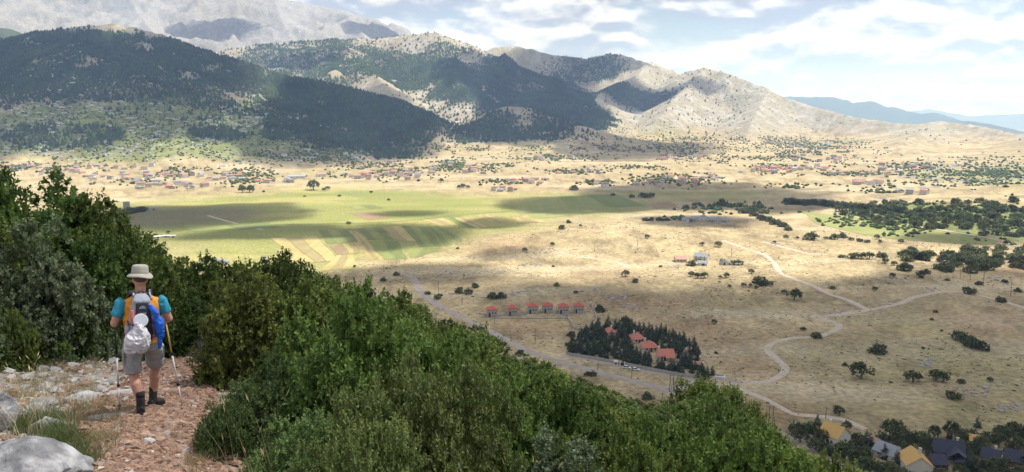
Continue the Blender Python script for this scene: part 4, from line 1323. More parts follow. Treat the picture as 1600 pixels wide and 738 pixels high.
# lone buildings on the left of the plain
make_house(198, 326, 8.5, 9, 7, 'hip', M_conc, M_greyroof, 'tall grey block standing over the dark grove', .1, 0, wins=((-.25, 2, .9, 1.2), (.2, 2, .9, 1.2), (-.25, 4.6, .9, 1.2), (.2, 4.6, .9, 1.2)), name='block')
make_house(240, 328, 12, 2.6, 6, 'gable', M_plaster, M_greyroof, 'low tan farm shed on the dark field', .2, 0, name='shed', door=(0, 2, 1.6))
for k, (a, b, w_) in enumerate([(247, 372, 10), (259, 371, 9), (270, 371, 8)]):
    make_house(a, b, w_, 2.2, 3.5, 'gable', M_white, M_white, f'long white farm tent in the yellow meadow, {["left", "middle", "right"][k]} of three', .2, 0, name='shed', door=(0, 1.6, 1.6), group='white farm tents')
make_house(464, 279, 25, 3.6, 14, 'gable', M_white, surf_mat('pale_blue_roof', (.30, .36, .46), .6), 'long white depot with pale blue roof near the big tree', .12, 0, name='depot', wins=((-.3, 1.5, 2, 1.5), (0, 1.5, 2, 1.5), (.3, 1.5, 2, 1.5)))
make_house(502, 276, 14, 3.6, 12, 'gable', M_white, M_pinktile, 'white house with faded roof right of the long depot', .2, .1, wins=((-.25, 1, 1.4, 1.4), (.25, 1, 1.4, 1.4)))
for k, (a, b, w_) in enumerate([(322, 412, 12), (340, 411, 10), (352, 413, 9), (414, 410, 9)]):
    make_house(a, b, w_, 4.5, 7, 'gable', M_white, M_greyroof, f'pale farm building just above the skyline shrubs, {["first", "second", "third", "fourth"][k]} from the left', .2, .2 * (k - 1), name='shed', door=(0, 2, 2), group='farm buildings above the shrubs')

# ------------------------------------------------------------------ village houses
def village_mesh():
    w = join_mesh('house', [box(0, 0, -.5, 1, 1, 1.5)], False)
    out = []
    for V, F in (hip_roof(1, 1, 1.003, .42, .07, .04, .12), gable_roof(1, 1, 1.003, .38, .06, .05)):
        out.append(join_mesh('roof', [(V, F)], False))
    return w, out


_wm, _rm = village_mesh()
_wv = {}
for nm, ma in (('w', M_white), ('c', M_plaster), ('s', M_stonewall)):
    _wv[nm] = _wm.copy(); _wv[nm].materials.append(ma)
_rv = {}
for nm, ma in (('red', M_pinktile), ('bright', M_salmontile), ('grey', M_greyroof)):
    _rv[nm] = [r.copy() for r in _rm]
    for r in _rv[nm]:
        r.materials.append(ma)
VILLAGES = [  # centre, spread, count, name of the place
    (35, 262, 45, 4, 10, 'in the village at the far left edge'), (95, 268, 40, 6, 10, 'in the village above the left wood'), (185, 262, 70, 3, 10, 'in the upper row under the green hill'),
    (175, 277, 60, 5, 16, 'in the red village behind the left wood'), (265, 291, 60, 4, 16, 'in the lower street by the meadow'), (255, 276, 60, 2.5, 11, 'in the pale street under the green hill'),
    (350, 277, 45, 5, 12, 'in the terrace left of the long depot'), (420, 284, 35, 3, 7, 'beside the big round tree'), (560, 277, 22, 4, 8, 'at the left end of the middle village'),
    (615, 275, 40, 7, 20, 'in the middle village below the spur'), (655, 268, 22, 4, 7, 'at the right end of the middle village'), (520, 248, 100, 8, 16, 'scattered under the spur'),
    (715, 262, 40, 4, 9, 'along the hedge right of the middle village'), (745, 270, 20, 2, 5, 'in the pale row below the hedge'), (790, 298, 18, 1.5, 5, 'in the small row on the tan flat'),
    (820, 284, 32, 3, 9, 'in the dark hedged row on the tan flat'), (865, 248, 40, 4, 9, 'round the hedges under the scrubby hill'), (938, 289, 14, 4, 5, 'in the white cluster left of the walled grove'),
    (900, 270, 40, 2, 5, 'along the thin hedge on the tan flat'), (1010, 287, 25, 4, 7, 'at the left of the walled grove'), (1060, 283, 30, 5, 10, 'in the walled grove with tall trees'), (1115, 278, 16, 4, 5, 'at the right of the walled grove'),
    (1055, 246, 50, 5, 14, 'in the pink hamlet on the far flat'), (1000, 230, 90, 6, 12, 'at the mouth of the dark valley'), (1170, 222, 80, 6, 12, 'at the foot of the bare ridge'), (1185, 268, 30, 4, 8, 'in the cluster right of the walled grove'),
    (1235, 265, 55, 5, 20, 'in the pink village on the right'), (1290, 250, 60, 6, 14, 'in the leafy village on the right'), (1350, 287, 25, 3, 8, 'in the pale cluster past the pink village'), (1345, 272, 70, 3, 9, 'in the long row right of the pink village'),
    (1425, 303, 20, 3, 4, 'on the flat before the wooded rise'), (1410, 262, 50, 5, 8, 'in the trees below the right hills'), (1290, 228, 60, 5, 10, 'high at the foot of the bare ridge')]
_used = []
for (a, b, w_, h_, cnt, where) in VILLAGES:
    made = 0; tries = 0
    while made < cnt and tries < 300:
        tries += 1
        x_, y_ = random.uniform(a - w_, a + w_), random.uniform(b - h_, b + h_)
        p = on_ground(x_, y_)[0]; d = math.hypot(p[0], p[1])
        if any((p[0] - q[0]) ** 2 + (p[1] - q[1]) ** 2 < 15 ** 2 for q in _used):
            continue
        _used.append(p); made += 1
        W, D, H = random.uniform(8, 14), random.uniform(7, 10), random.choice((3.2, 3.4, 5.8, 6.2))
        wk = random.choices(('w', 'c', 's'), (5, 3, 2))[0]; rk = random.choices(('red', 'bright', 'grey'), (6, 1, 3))[0]
        o = bpy.data.objects.new('house', _wv[wk]); COL.objects.link(o)
        o.location = p; o.rotation_euler = (0, 0, facing(p) + random.choice((0, math.pi / 2)) + random.uniform(-.5, .5)); o.scale = (W, D, H)
        r = bpy.data.objects.new('roof', random.choice(_rv[rk])); COL.objects.link(r); r.parent = o
        r.scale = (1, 1, 4.4 / H)
        r.location = (0, 0, 1.003 * (1 - 4.4 / H))
        o['category'] = 'house'; o['group'] = 'far village houses'
        REG.append((o, {'red': 'faded red-roofed', 'bright': 'bright red-roofed', 'grey': 'grey-roofed'}[rk] + ' house', where, x_))

# ------------------------------------------------------------------ firs round the villas
GROVE = [(885, 554), (886, 540), (902, 528), (924, 512), (940, 508), (965, 508), (990, 512), (1015, 517), (1045, 522), (1075, 532), (1090, 548), (1094, 568), (1106, 590), (1085, 591), (1050, 584), (1000, 575), (940, 563)]


def inside(x, y, poly):
    c = False
    for (x0, y0), (x1, y1) in zip(poly, poly[1:] + poly[:1]):
        if (y0 > y) != (y1 > y) and x < (x1 - x0) * (y - y0) / (y1 - y0) + x0:
            c = not c
    return c


ROOFS = [(953, 522, 10, 10), (995, 533, 15, 11), (1014, 546, 18, 12), (1039, 560, 18, 13), (1088, 572, 7, 5)]
_spots = []
for _t in range(4000):
    if len(_spots) >= 190:
        break
    a, b = random.uniform(880, 1110), random.uniform(505, 592)
    if not inside(a, b, GROVE) or any((a - q[0]) ** 2 + ((b - q[1]) * 1.6) ** 2 < 30 for q in _spots):
        continue
    # leave the view of the villa roofs open: nothing tall stands right before them
    if any(abs(a - q[0]) < q[2] and -4 < b - q[1] < q[3] for q in ROOFS):
        continue
    _spots.append((a, b))
for a, b in _spots:
    put_tree(a, b, random.uniform(13, 18.5), 'fir', where=('in the front row by the lane wall' if b > np.interp(a, [885, 940, 1000, 1050, 1106], [554, 563, 575, 584, 592]) - 7 else 'along the back edge of the villa grove' if b < np.interp(a, [885, 924, 965, 1045, 1090], [546, 520, 516, 531, 556]) else 'inside the villa grove left of the villas' if a < 985 else 'inside the villa grove among the villas'), what='pointed dark fir', group='firs of the villa grove')
put_tree(1113, 588, 17, 'fir', where='standing alone by the white slab', what='single dark fir')
for a, b in ((900, 540), (893, 548), (1100, 582), (1095, 574), (1104, 588)):
    put_tree(a, b, 12, 'bush', where='at the edge of the villa grove', what='bushy dark tree')

# hamlet trees
HAM = [(1246, 668, 22), (1262, 667, 26), (1276, 674, 22), (1250, 682, 20), (1285, 684, 20), (1275, 694, 20), (1290, 700, 22), (1306, 704, 24), (1322, 700, 22), (1336, 694, 24), (1338, 712, 26), (1352, 706, 22), (1355, 722, 24), (1372, 726, 24), (1386, 732, 26), (1340, 680, 16), (1322, 668, 14),
       (1395, 674, 28), (1380, 684, 22), (1410, 686, 24), (1424, 690, 22), (1440, 680, 24), (1450, 690, 20), (1460, 678, 18), (1404, 738, 26), (1452, 738, 24), (1500, 684, 20), (1515, 676, 22), (1530, 688, 22), (1545, 680, 20), (1560, 690, 22), (1576, 682, 20), (1590, 694, 22),
       (1535, 702, 18), (1512, 712, 20), (1523, 724, 22), (1540, 736, 24), (1560, 730, 22), (1575, 738, 22), (1596, 738, 20), (1500, 738, 20), (1486, 676, 20), (1582, 668, 26), (1606, 672, 24), (1562, 670, 16), (1400, 708, 18), (1418, 704, 16), (1515, 742, 18), (1470, 745, 20), (1350, 690, 14), (1530, 726, 20), (1552, 738, 20), (1568, 722, 14), (1602, 722, 18), (1500, 722, 14), (1446, 702, 14), (1512, 698, 16)]
for a, b, w_ in HAM:
    put_tree(a, b, w_ * random.uniform(.9, 1.15), random.choice(('bush', 'bush', 'oak')), where='round the hamlet at the bottom', what='leafy dark garden tree', name='garden_tree', stretch=random.uniform(1.0, 1.35))
for a, b, h_ in ((1277, 664, 17), (1293, 676, 14), (1353, 690, 18), (1358, 700, 24), (1400, 735, 30), (1430, 690, 16), (1527, 668, 16), (1482, 690, 14), (1512, 736, 24), (1382, 716, 22), (1525, 705, 22)):
    put_tree(a, b, h_, 'fir', where='in the hamlet gardens', what='pointed dark cypress')

# ------------------------------------------------------------------ walls, poles, cars, rocks
M_drystone = surf_mat('dry_stone', (.40, .365, .31), rough=.95, var=.25, scale=1.5, second=(.30, .27, .23), second_scale=.8)


def wall_strip(name, pix, h, th, label, mat=M_drystone, category='wall'):
    g = spline(on_ground([p[0] for p in pix], [p[1] for p in pix])[:, :2], 2.5)
    t = np.gradient(g, axis=0); t /= np.linalg.norm(t, axis=1, keepdims=True); n = np.stack([-t[:, 1], t[:, 0]], -1)
    z = gz(g[:, 0], g[:, 1]); top = h * (1 + (fbm(g[:, 0], g[:, 1], 3, 2, 181) - .5) * .25)
    V = np.stack([np.c_[g - n * th / 2, z - .5], np.c_[g - n * th / 2, z + top], np.c_[g + n * th / 2, z + top], np.c_[g + n * th / 2, z - .5]], 1).reshape(-1, 3)
    F = []
    for i in range(len(g) - 1):
        for k in range(3):
            F.append([i * 4 + k, i * 4 + k + 1, i * 4 + 4 + k + 1, i * 4 + 4 + k])
    o = link(name, np_mesh(name, V, np.array(F), False), None, mat)
    return tag(o, label, category)


wall_strip('field_wall', [(887, 497), (893, 507), (899, 515.6), (918, 516), (931, 504), (931, 495), (924, 476)], 1.5, .6, 'pale stone wall looping beside the last red-roofed house')
wall_strip('villa_wall', [(886, 555), (940, 564), (972, 570.5), (1000, 576), (1050, 585.5), (1084, 591)], 1.6, .4, 'long grey wall along the lane below the firs', M_conc)
wall_strip('roadside_wall', [(1234, 681), (1252, 685), (1266, 684), (1270, 691), (1290, 702), (1320, 716), (1342, 725), (1358, 726)], 1.5, .4, 'concrete wall between the road and the hamlet', M_conc)
wall_strip('terrace_wall', [(752, 497), (790, 498), (830, 498), (870, 498), (888, 498)], .6, .5, 'rough retaining wall below the red-roofed row', M_drystone)
wall_strip('terrace_wall', [(745, 490), (775, 493.5), (800, 493), (822, 490.5)], .5, .5, 'low rubble terrace beside the first two red-roofed houses', M_drystone)


def stone_mesh(seed, flat=.6):
    bm = bmesh.new(); bmesh.ops.create_icosphere(bm, subdivisions=1, radius=1.0)
    g = random.Random(seed)
    for v in bm.verts:
        k = g.uniform(.68, 1.15); v.co = (v.co.x * k * 1.15, v.co.y * k * .9, v.co.z * k * flat)
    me = bpy.data.meshes.new('stone'); bm.to_mesh(me); bm.free()
    return me


STONES = [stone_mesh(700 + k, .5 + .06 * (k % 4)) for k in range(8)]


def outcrop(px, py, wpx, hpx, n, label, size=(.5, 1.6), name='rock_outcrop'):
    """a patch of bedrock: its blocks are the parts"""
    c = on_ground(px, py)[0]
    e = empty(name, c, 0, label, 'rocks')
    for k in range(n):
        q = on_ground(px + random.uniform(-wpx, wpx), py + random.uniform(-hpx, hpx))[0]
        o = bpy.data.objects.new('stone', STONES_L[k % 8]); COL.objects.link(o); o.parent = e
        s = random.uniform(*size)
        o.location = (q[0] - c[0], q[1] - c[1], q[2] - c[2] + s * .1); o.rotation_euler = (random.uniform(-.2, .2), random.uniform(-.2, .2), random.uniform(0, 6.28)); o.scale = (s * 1.4, s, s * .8)


M_bedrock = surf_mat('grey_bedrock', (.34, .325, .31), rough=.95, var=.2, scale=1.5, second=(.25, .235, .22), second_scale=.6, object_var=.15)
STONES_L = [m.copy() for m in STONES]
for m in STONES_L:
    m.materials.append(M_bedrock)
for (a, b, w_, h_, n, l) in [(925, 452, 18, 4, 16, 'grey bedrock above the red-roofed row, nearest the lone shrub'), (962, 466, 18, 5, 26, 'large grey rock ledge right of the red-roofed row'), (985, 478, 14, 4, 14, 'broken grey rock below the large ledge'),
                             (820, 458, 20, 3, 12, 'flat grey rock band above the red-roofed row'), (1215, 382, 18, 2.5, 14, 'white rocks on the pale slope above the track'), (1450, 452, 12, 2, 9, 'pale rocks beside the right branch of the track'),
                             (1384, 474, 9, 2, 7, 'pale rocks by the track fork'), (1391, 435, 8, 2, 6, 'white rocks under a lone oak on the pale slope'), (1560, 436, 16, 3, 12, 'white rocks near the right edge poles'), (1450, 568, 12, 6, 14, 'tumbled stones of an old wall below the long bushes'),
                             (1520, 612, 24, 9, 22, 'line of tumbled stones on the lower right slope'), (1578, 638, 16, 6, 14, 'tumbled stones at the lower right edge'), (1490, 405, 50, 8, 26, 'white rocks between the shrubs on the stony slope'), (1560, 412, 30, 6, 16, 'white rocks by the right edge shrubs'),
                             (1560, 362, 30, 8, 22, 'grey cliffs in the wooded rise'), (1540, 345, 40, 8, 22, 'white rocks in the wooded rise'), (880, 349, 25, 2, 8, 'grey stones at the edge of the green field'), (830, 413, 16, 3, 10, 'grey rocks on the tan rise'), (1050, 417, 12, 2, 8, 'pale rocks below the red farmhouse')]:
    outcrop(a, b, w_, h_, n, l)
# rubble heaps of the building site
_c = on_ground(820, 494)[0]
_e = empty('rubble_heap', _c, 0, 'heap of building rubble before the red-roofed row', 'rubble')
for k in range(60):
    q = on_ground(random.uniform(752, 890), 494 + random.gauss(0, 2.0))[0]
    o = bpy.data.objects.new('stone', STONES_L[k % 8]); COL.objects.link(o); o.parent = _e; s = random.uniform(.3, .9)
    o.location = (q[0] - _c[0], q[1] - _c[1], q[2] - _c[2] + s * .1); o.rotation_euler = (0, 0, random.uniform(0, 6.28)); o.scale = (s * 1.6, s, s * .6)

M_polewood = surf_mat('weathered_pole_wood', (.13, .105, .085), rough=.9, var=.2, scale=3)
M_metal = surf_mat('galvanised_metal', (.42, .43, .44), rough=.45, var=.08, scale=4, metallic=.7)


def pole(px, py, hpx, label, twin=False, lamp=False):
    p = on_ground(px, py)[0]; m = math.sqrt(p[0] ** 2 + p[1] ** 2 + CAMZ ** 2) / FPX; h = hpx * m / .95
    e = empty('utility_pole', p, facing(p), label, 'pole', 'utility poles in the valley')
    xs = (-.9, .9) if twin else (0,)
    for x in xs:
        part('post', [tube([(x, 0, -.5), (x * .8, 0, h)], [.17, .12], 7)], M_polewood, e)
    part('crossarm', [box(0, -.16, h - .7, 2.6 if twin else 1.6, .12, .14)], M_polewood, e)
    for x in (-.7, 0, .7):
        part('insulator', [tube([(x, -.16, h - .557), (x, -.16, h - .28)], [.06, .05], 6)], M_white, e)
    if twin:
        part('brace', [tube([(-.9, .16, h * .45), (.75, .16, h * .8)], [.06, .06], 5)], M_polewood, e)
        part('brace', [tube([(1.9, 0, -.3), (.8, .16, h * .75)], [.12, .10], 6)], M_polewood, e)
    if lamp:
        part('lamp_arm', [tube([(0, 0, h - .1), (0, -.6, h + .25), (0, -1.5, h + .25)], [.04, .04, .05], 6), box(0, -1.8, h + .2, .22, .7, .12)], M_metal, e)
    return e


for a, b, h_, l, tw, la in [(722, 477, 15, 'thin utility pole left of the red-roofed row', 0, 0), (773, 507, 13, 'thin utility pole below the first red-roofed house', 0, 0), (836, 538, 21, 'thin utility pole in the bare field above the road', 0, 0),
                            (934, 579, 13, 'street lamp pole at the left of the villa wall', 0, 1), (987, 592, 20, 'street lamp pole before the villa gate', 0, 1), (1049, 613, 27, 'twin pole at the road junction', 1, 0), (1204, 667, 31, 'tall twin pole beside the road above the hamlet', 1, 0),
                            (1290, 654, 17, 'utility pole by the lone oak above the hamlet', 0, 0), (1500, 436, 13, 'left one of the two close poles on the right slope', 0, 0), (1516, 434, 13, 'right one of the two close poles on the right slope', 0, 0), (1536, 447, 19, 'tall pole by the shrub at the track end', 0, 0),
                            (1579, 463, 16, 'pole at the right edge of the track', 0, 0), (685, 457, 16, 'pole beside the bend of the main road', 0, 0), (600, 425, 11, 'pole at the lower edge of the striped fields', 0, 0), (1143, 402, 12, 'pole right of the farm outbuildings', 0, 0), (929, 392, 10, 'pole on the tan rise left of the farm', 0, 0), (996, 385, 10, 'pole at the crest of the tan rise', 0, 0)]:
    pole(a, b, h_, l, tw, la)


def car(px, py, rz, label):
    p = on_ground(px, py)[0]
    e = empty('parked_car', p, rz, label, 'car', 'cars at the villa gate')
    prof = [(-2.1, .35), (-2.1, .8), (-1.95, .95), (-1.2, 1.0), (1.0, 1.0), (1.95, .85), (2.1, .6), (2.1, .35)]
    cab = [(-1.75, .98), (-1.3, 1.48), (.25, 1.5), (1.05, .99)]

    def ext(pr, w0, w1):
        n = len(pr); V = [(x, -w0 if z < 1.2 else -w1, z) for x, z in pr] + [(x, w0 if z < 1.2 else w1, z) for x, z in pr]
        return V, [tuple(range(n))[::-1], tuple(range(n, 2 * n))] + [(i, (i + 1) % n, (i + 1) % n + n, i + n) for i in range(n)][::1]
    part('body', [ext(prof, .85, .85)], M_carpaint, e)
    part('cabin', [ext(cab, .80, .66)], M_dark, e)
    part('roof', [box(-.5, 0, 1.503, 1.5, 1.3, .04)], M_carpaint, e)
    for x in (-1.3, 1.3):
        for y in (-.8, .8):
            w = part('wheel', [tube([(x, y - .1, .32), (x, y + .1, .32)], [.32, .32], 12)], M_dark, e)


M_carpaint = surf_mat('white_car_paint', (.72, .72, .72), rough=.3, var=.03, scale=2, spec=.5)
car(979.5, 576, R(-20), 'white car parked by the villa gate, the left one')
car(993, 579, R(-20), 'white car parked by the villa gate, the right one')
_p = on_ground(967, 571.5)[0]
_e = empty('gatehouse', _p, facing(_p), 'small white gate pillars and booth in the villa wall', 'gate')
part('booth', [box(-1.6, 0, -.5, 2.2, 2, 3.0)], M_white, _e); part('opening', [box(-1.6, -1.0, .9, 1.2, .1, .9)], M_dark, _e)
part('gate_pillar', [box(.6, 0, -.5, .5, .5, 2.8)], M_white, _e); part('gate_pillar', [box(2.9, 0, -.5, .5, .5, 2.8)], M_white, _e); part('gate_leaf', [box(1.75, .05, .1, 1.75, .08, 1.6)], M_dark, _e)
_p = on_ground(1117, 588)[0]
_e = empty('platform', _p, facing(_p), 'white concrete platform at the end of the villa lane', 'platform')
part('slab', [box(0, 0, -.6, 10, 4, .9)], M_white, _e); part('kerb', [box(0, -2.1, -.6, 10.4, .3, 1.15)], M_white, _e); part('trough', [box(2.5, .6, .303, 3.5, 1.2, .7)], M_conc, _e)

# ------------------------------------------------------------------ the shrubs of the near hillside
M_oakb = leaf_mat('young_oak_leaves', (.065, .10, .022), (.23, .29, .062), hue=.12, transl=.35)
M_olive = leaf_mat('grey_green_leaves', (.062, .092, .028), (.20, .265, .075), hue=.06)
M_juniper = leaf_mat('feathery_leaves', (.045, .085, .026), (.15, .23, .062), hue=.06)
M_silver = leaf_mat('silvery_leaves', (.07, .10, .05), (.20, .25, .13), hue=.06)
M_drytwig = surf_mat('dry_twigs', (.075, .066, .055), rough=.95, var=.3, scale=10)


def norm_mesh(me):
    """scale a plant mesh so that its foliage is 1 high"""
    n = len(me.vertices); co = np.empty(n * 3, np.float32); me.vertices.foreach_get('co', co); co = co.reshape(-1, 3)
    co[:, 2] /= np.percentile(co[:, 2], 99.93)
    rr = np.percentile(np.hypot(co[:, 0], co[:, 1]), 97)
    co[:, :2] /= rr
    me.vertices.foreach_set('co', co.ravel()); me.update()
    return me


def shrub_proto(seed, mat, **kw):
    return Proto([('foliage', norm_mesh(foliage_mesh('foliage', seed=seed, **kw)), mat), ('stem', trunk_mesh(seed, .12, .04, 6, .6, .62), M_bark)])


NEAR = dict(lobes=66, shoots=42, leaves=14, shell=(.6, .92), L=.050, W=.030, rz=.85, lobe_r=(.14, .28), shoot_len=.12, up=.22, ragged=.4, inner=.15)
FARR = dict(lobes=88, shoots=28, leaves=10, shell=(.6, .92), L=.072, W=.048, rz=1.55, lobe_r=(.15, .29), shoot_len=.13, up=.2, ragged=.3, inner=.15)
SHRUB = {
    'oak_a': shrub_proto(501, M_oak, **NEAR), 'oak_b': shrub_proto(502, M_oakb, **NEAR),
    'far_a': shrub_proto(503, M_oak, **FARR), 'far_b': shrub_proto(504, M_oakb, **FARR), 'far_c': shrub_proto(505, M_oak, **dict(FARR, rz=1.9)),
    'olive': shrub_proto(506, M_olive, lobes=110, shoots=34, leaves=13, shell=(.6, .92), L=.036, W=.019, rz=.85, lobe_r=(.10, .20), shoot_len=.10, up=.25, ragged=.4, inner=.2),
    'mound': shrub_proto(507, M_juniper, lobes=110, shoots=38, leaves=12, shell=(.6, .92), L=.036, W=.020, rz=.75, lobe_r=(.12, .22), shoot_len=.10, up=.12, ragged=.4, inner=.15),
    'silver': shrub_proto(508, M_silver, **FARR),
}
_f = norm_mesh(foliage_mesh('crown', seed=510, lobes=90, shoots=20, leaves=12, L=.058, W=.036, rz=.62, lobe_r=(.14, .26), shoot_len=.16, z0=.55, up=.5, ragged=.3, inner=.2, shell=(.62, .9)))
TREE_NEAR = Proto([('crown', _f, M_oakb), ('trunk', trunk_mesh(77, .42, .055, 8, .75, .92), M_bark)])
# a half bare, dusty shrub of thin twigs
_g = random.Random(5); _pc = []
for k in range(150):
    a = _g.uniform(0, 6.28); e = _g.uniform(.25, 1.0); z = _g.uniform(.35, 1.0) * (1.15 - .5 * e)
    m = (math.cos(a) * e * .5, math.sin(a) * e * .5, z * .62)
    t = (math.cos(a) * e, math.sin(a) * e, z)
    _pc.append(tube([(0, 0, 0), m, t], [.018, .011, .004], 4))
    for s in range(4):
        b = a + _g.uniform(-1.3, 1.3); q = (m[0] + (t[0] - m[0]) * .6 + math.cos(b) * .16, m[1] + (t[1] - m[1]) * .6 + math.sin(b) * .16, m[2] + (t[2] - m[2]) * .6 + _g.uniform(0, .18))
        _pc.append(tube([(m[0] + (t[0] - m[0]) * .4, m[1] + (t[1] - m[1]) * .4, m[2] + (t[2] - m[2]) * .4), q], [.008, .003], 3))
M_dusty = leaf_mat('dusty_leaves', (.050, .048, .036), (.10, .092, .07), hue=.03)
DRYSHRUB = Proto([('twigs', join_mesh('twigs', _pc), M_drytwig), ('foliage', norm_mesh(foliage_mesh('foliage', seed=512, lobes=70, shoots=14, leaves=7, L=.05, W=.025, rz=.8)), M_dusty)])

SKY_PTS = [(-120, 262), (0, 268), (60, 268), (90, 286), (140, 318), (180, 343), (210, 372), (240, 392), (300, 404), (340, 412), (370, 406), (430, 396), (470, 401), (500, 420), (520, 425), (560, 440), (610, 455), (650, 478), (700, 498), (740, 513), (770, 533), (800, 550), (840, 566),
           (900, 590), (950, 604), (1000, 632), (1040, 628), (1060, 620), (1110, 616), (1150, 630), (1190, 665), (1220, 690), (1250, 698), (1280, 712), (1320, 736), (1360, 765), (1500, 850)]
_sx = np.array([p[0] for p in SKY_PTS]); _sy = np.array([p[1] for p in SKY_PTS])
skyline = lambda px: float(np.interp(px, _sx, _sy))
PATH_PIX = [(205, 775), (232, 745), (226, 700), (233, 655), (250, 622), (274, 592)]
PATH_W = on_ground([p[0] for p in PATH_PIX], [p[1] for p in PATH_PIX], near=True)
PATH_W = np.concatenate([PATH_W, [at_r(298, 575, 15.6), at_r(325, 562, 17.6), at_r(352, 552, 19.6)]])
PATH_C = spline(PATH_W[:, :2], .12)


def path_dist(x, y):
    return float(np.min(np.hypot(PATH_C[:, 0] - x, PATH_C[:, 1] - y)))


_shrubs = []


def shrub(px, ptop, r, wpx, kind, what, where, tall=None, name='oak_shrub'):
    """a shrub whose top shows at (px, ptop), standing r metres away and wpx pixels wide"""
    t = at_r(px, ptop, r); z = float(gz(t[0], t[1])); h = float(t[2] - z) if tall is None else tall
    if h < .3:
        return None
    sl = math.hypot(r, CAMZ - t[2]); rad = max(.5 * wpx * sl / FPX, .46 * h if r > 11 else .6 * h)
    pr = SHRUB[kind] if isinstance(kind, str) else kind
    o = put(pr, name, (t[0], t[1], z - .06), random.uniform(0, 6.28), (rad, rad * random.uniform(.9, 1.1), h + .06))
    o['category'] = 'tree' if name == 'oak_tree' else 'shrub'
    REG.append((o, what, where, px))
    _shrubs.append((t[0], t[1], rad))
    return o


# those one can name
shrub(428, 562, 8.9, 240, 'mound', 'low feathery bright green shrub', 'beside the path, right of the walker')
shrub(352, 612, 8.4, 100, 'mound', 'small feathery green shrub', 'overhanging the right edge of the path')
shrub(490, 632, 7.0, 270, 'mound', 'spreading fresh green shrub', 'at the bottom edge right of the path')
shrub(655, 566, 6.6, 300, 'olive', 'large grey green small-leaved shrub', 'at the bottom right of the feathery shrubs')
shrub(575, 645, 5.9, 210, 'olive', 'low grey green shrub', 'at the bottom edge before the large grey green one')
shrub(338, 520, 16.5, 95, DRYSHRUB, 'dusty half bare grey shrub', 'at the end of the path')
shrub(1118, 594, 25, 155, TREE_NEAR, 'spreading oak with visible limbs', 'standing out of the shrubs above the road', name='oak_tree')
shrub(1045, 640, 22, 120, 'far_b', 'bushy green oak', 'left of the spreading oak')
shrub(880, 680, 7.4, 100, 'silver', 'pale silvery shrub', 'at the bottom edge below the skyline shrubs')
shrub(950, 686, 8.0, 90, 'oak_b', 'leafy bright shrub', 'at the bottom edge right of the silvery one')
shrub(432, 548, 11.4, 130, 'mound', 'feathery dark green shrub', 'behind the low feathery one')
shrub(392, 540, 13.6, 110, 'oak_a', 'small dark oak shrub', 'at the bend of the path')
shrub(440, 520, 15.5, 120, 'far_a', 'leafy oak shrub', 'right of the dusty half bare shrub')
shrub(505, 535, 9.6, 120, 'oak_a', 'rounded dark oak shrub', 'behind the low feathery shrub')
# the wood on the left, behind and beside the walker
for k, (a, b, r_, w_, kd) in enumerate([(-60, 258, 16, 170, 'far_c'), (20, 258, 16.5, 150, 'far_a'), (72, 270, 17, 120, 'far_c'), (116, 302, 17, 110, 'far_a'), (158, 336, 18, 110, 'far_c'), (196, 362, 18.5, 100, 'far_a'), (238, 390, 19, 110, 'far_b'), (290, 402, 20, 110, 'far_a'), (335, 411, 21, 100, 'far_c'),
                                        (372, 406, 21, 90, 'far_a'), (425, 396, 21, 130, 'far_c'), (470, 402, 21.5, 100, 'far_a')]):
    shrub(a, b, r_ + 4.5, w_, kd, 'tall dark oak shrub', 'on the skyline of the left wood')
for k, (a, b, r_, w_, kd) in enumerate([(-30, 340, 13.6, 150, 'silver'), (62, 343, 13.4, 130, 'silver'), (20, 345, 14.6, 110, 'far_b'), (120, 372, 14.8, 120, 'far_a'), (175, 352, 16, 110, 'far_b'), (215, 392, 16.5, 100, 'far_b'), (262, 418, 17, 100, 'far_a'), (310, 428, 17.5, 110, 'far_c')]):
    shrub(a, b, r_ + 4.0, w_, kd, 'dense oak shrub', 'in the second tier of the left wood')
for k, (a, b, r_, w_, kd) in enumerate([(-30, 425, 11.8, 120, 'silver'), (35, 440, 12.2, 110, 'silver'), (90, 432, 13.2, 120, 'far_a'), (150, 440, 14, 110, 'far_c'), (205, 445, 15, 110, 'far_a'), (265, 455, 15.2, 110, 'far_c'), (315, 470, 15, 110, 'far_a'), (2, 470, 11.6, 70, 'oak_b'), (120, 490, 12.6, 90, 'far_a'), (60, 495, 12.2, 90, 'far_c'), (180, 500, 13.2, 80, 'far_c'), (0, 520, 11.4, 80, 'far_a')]):
    shrub(a, b, r_ + 4.6, w_, kd, 'dense dark shrub', 'just behind the walker')
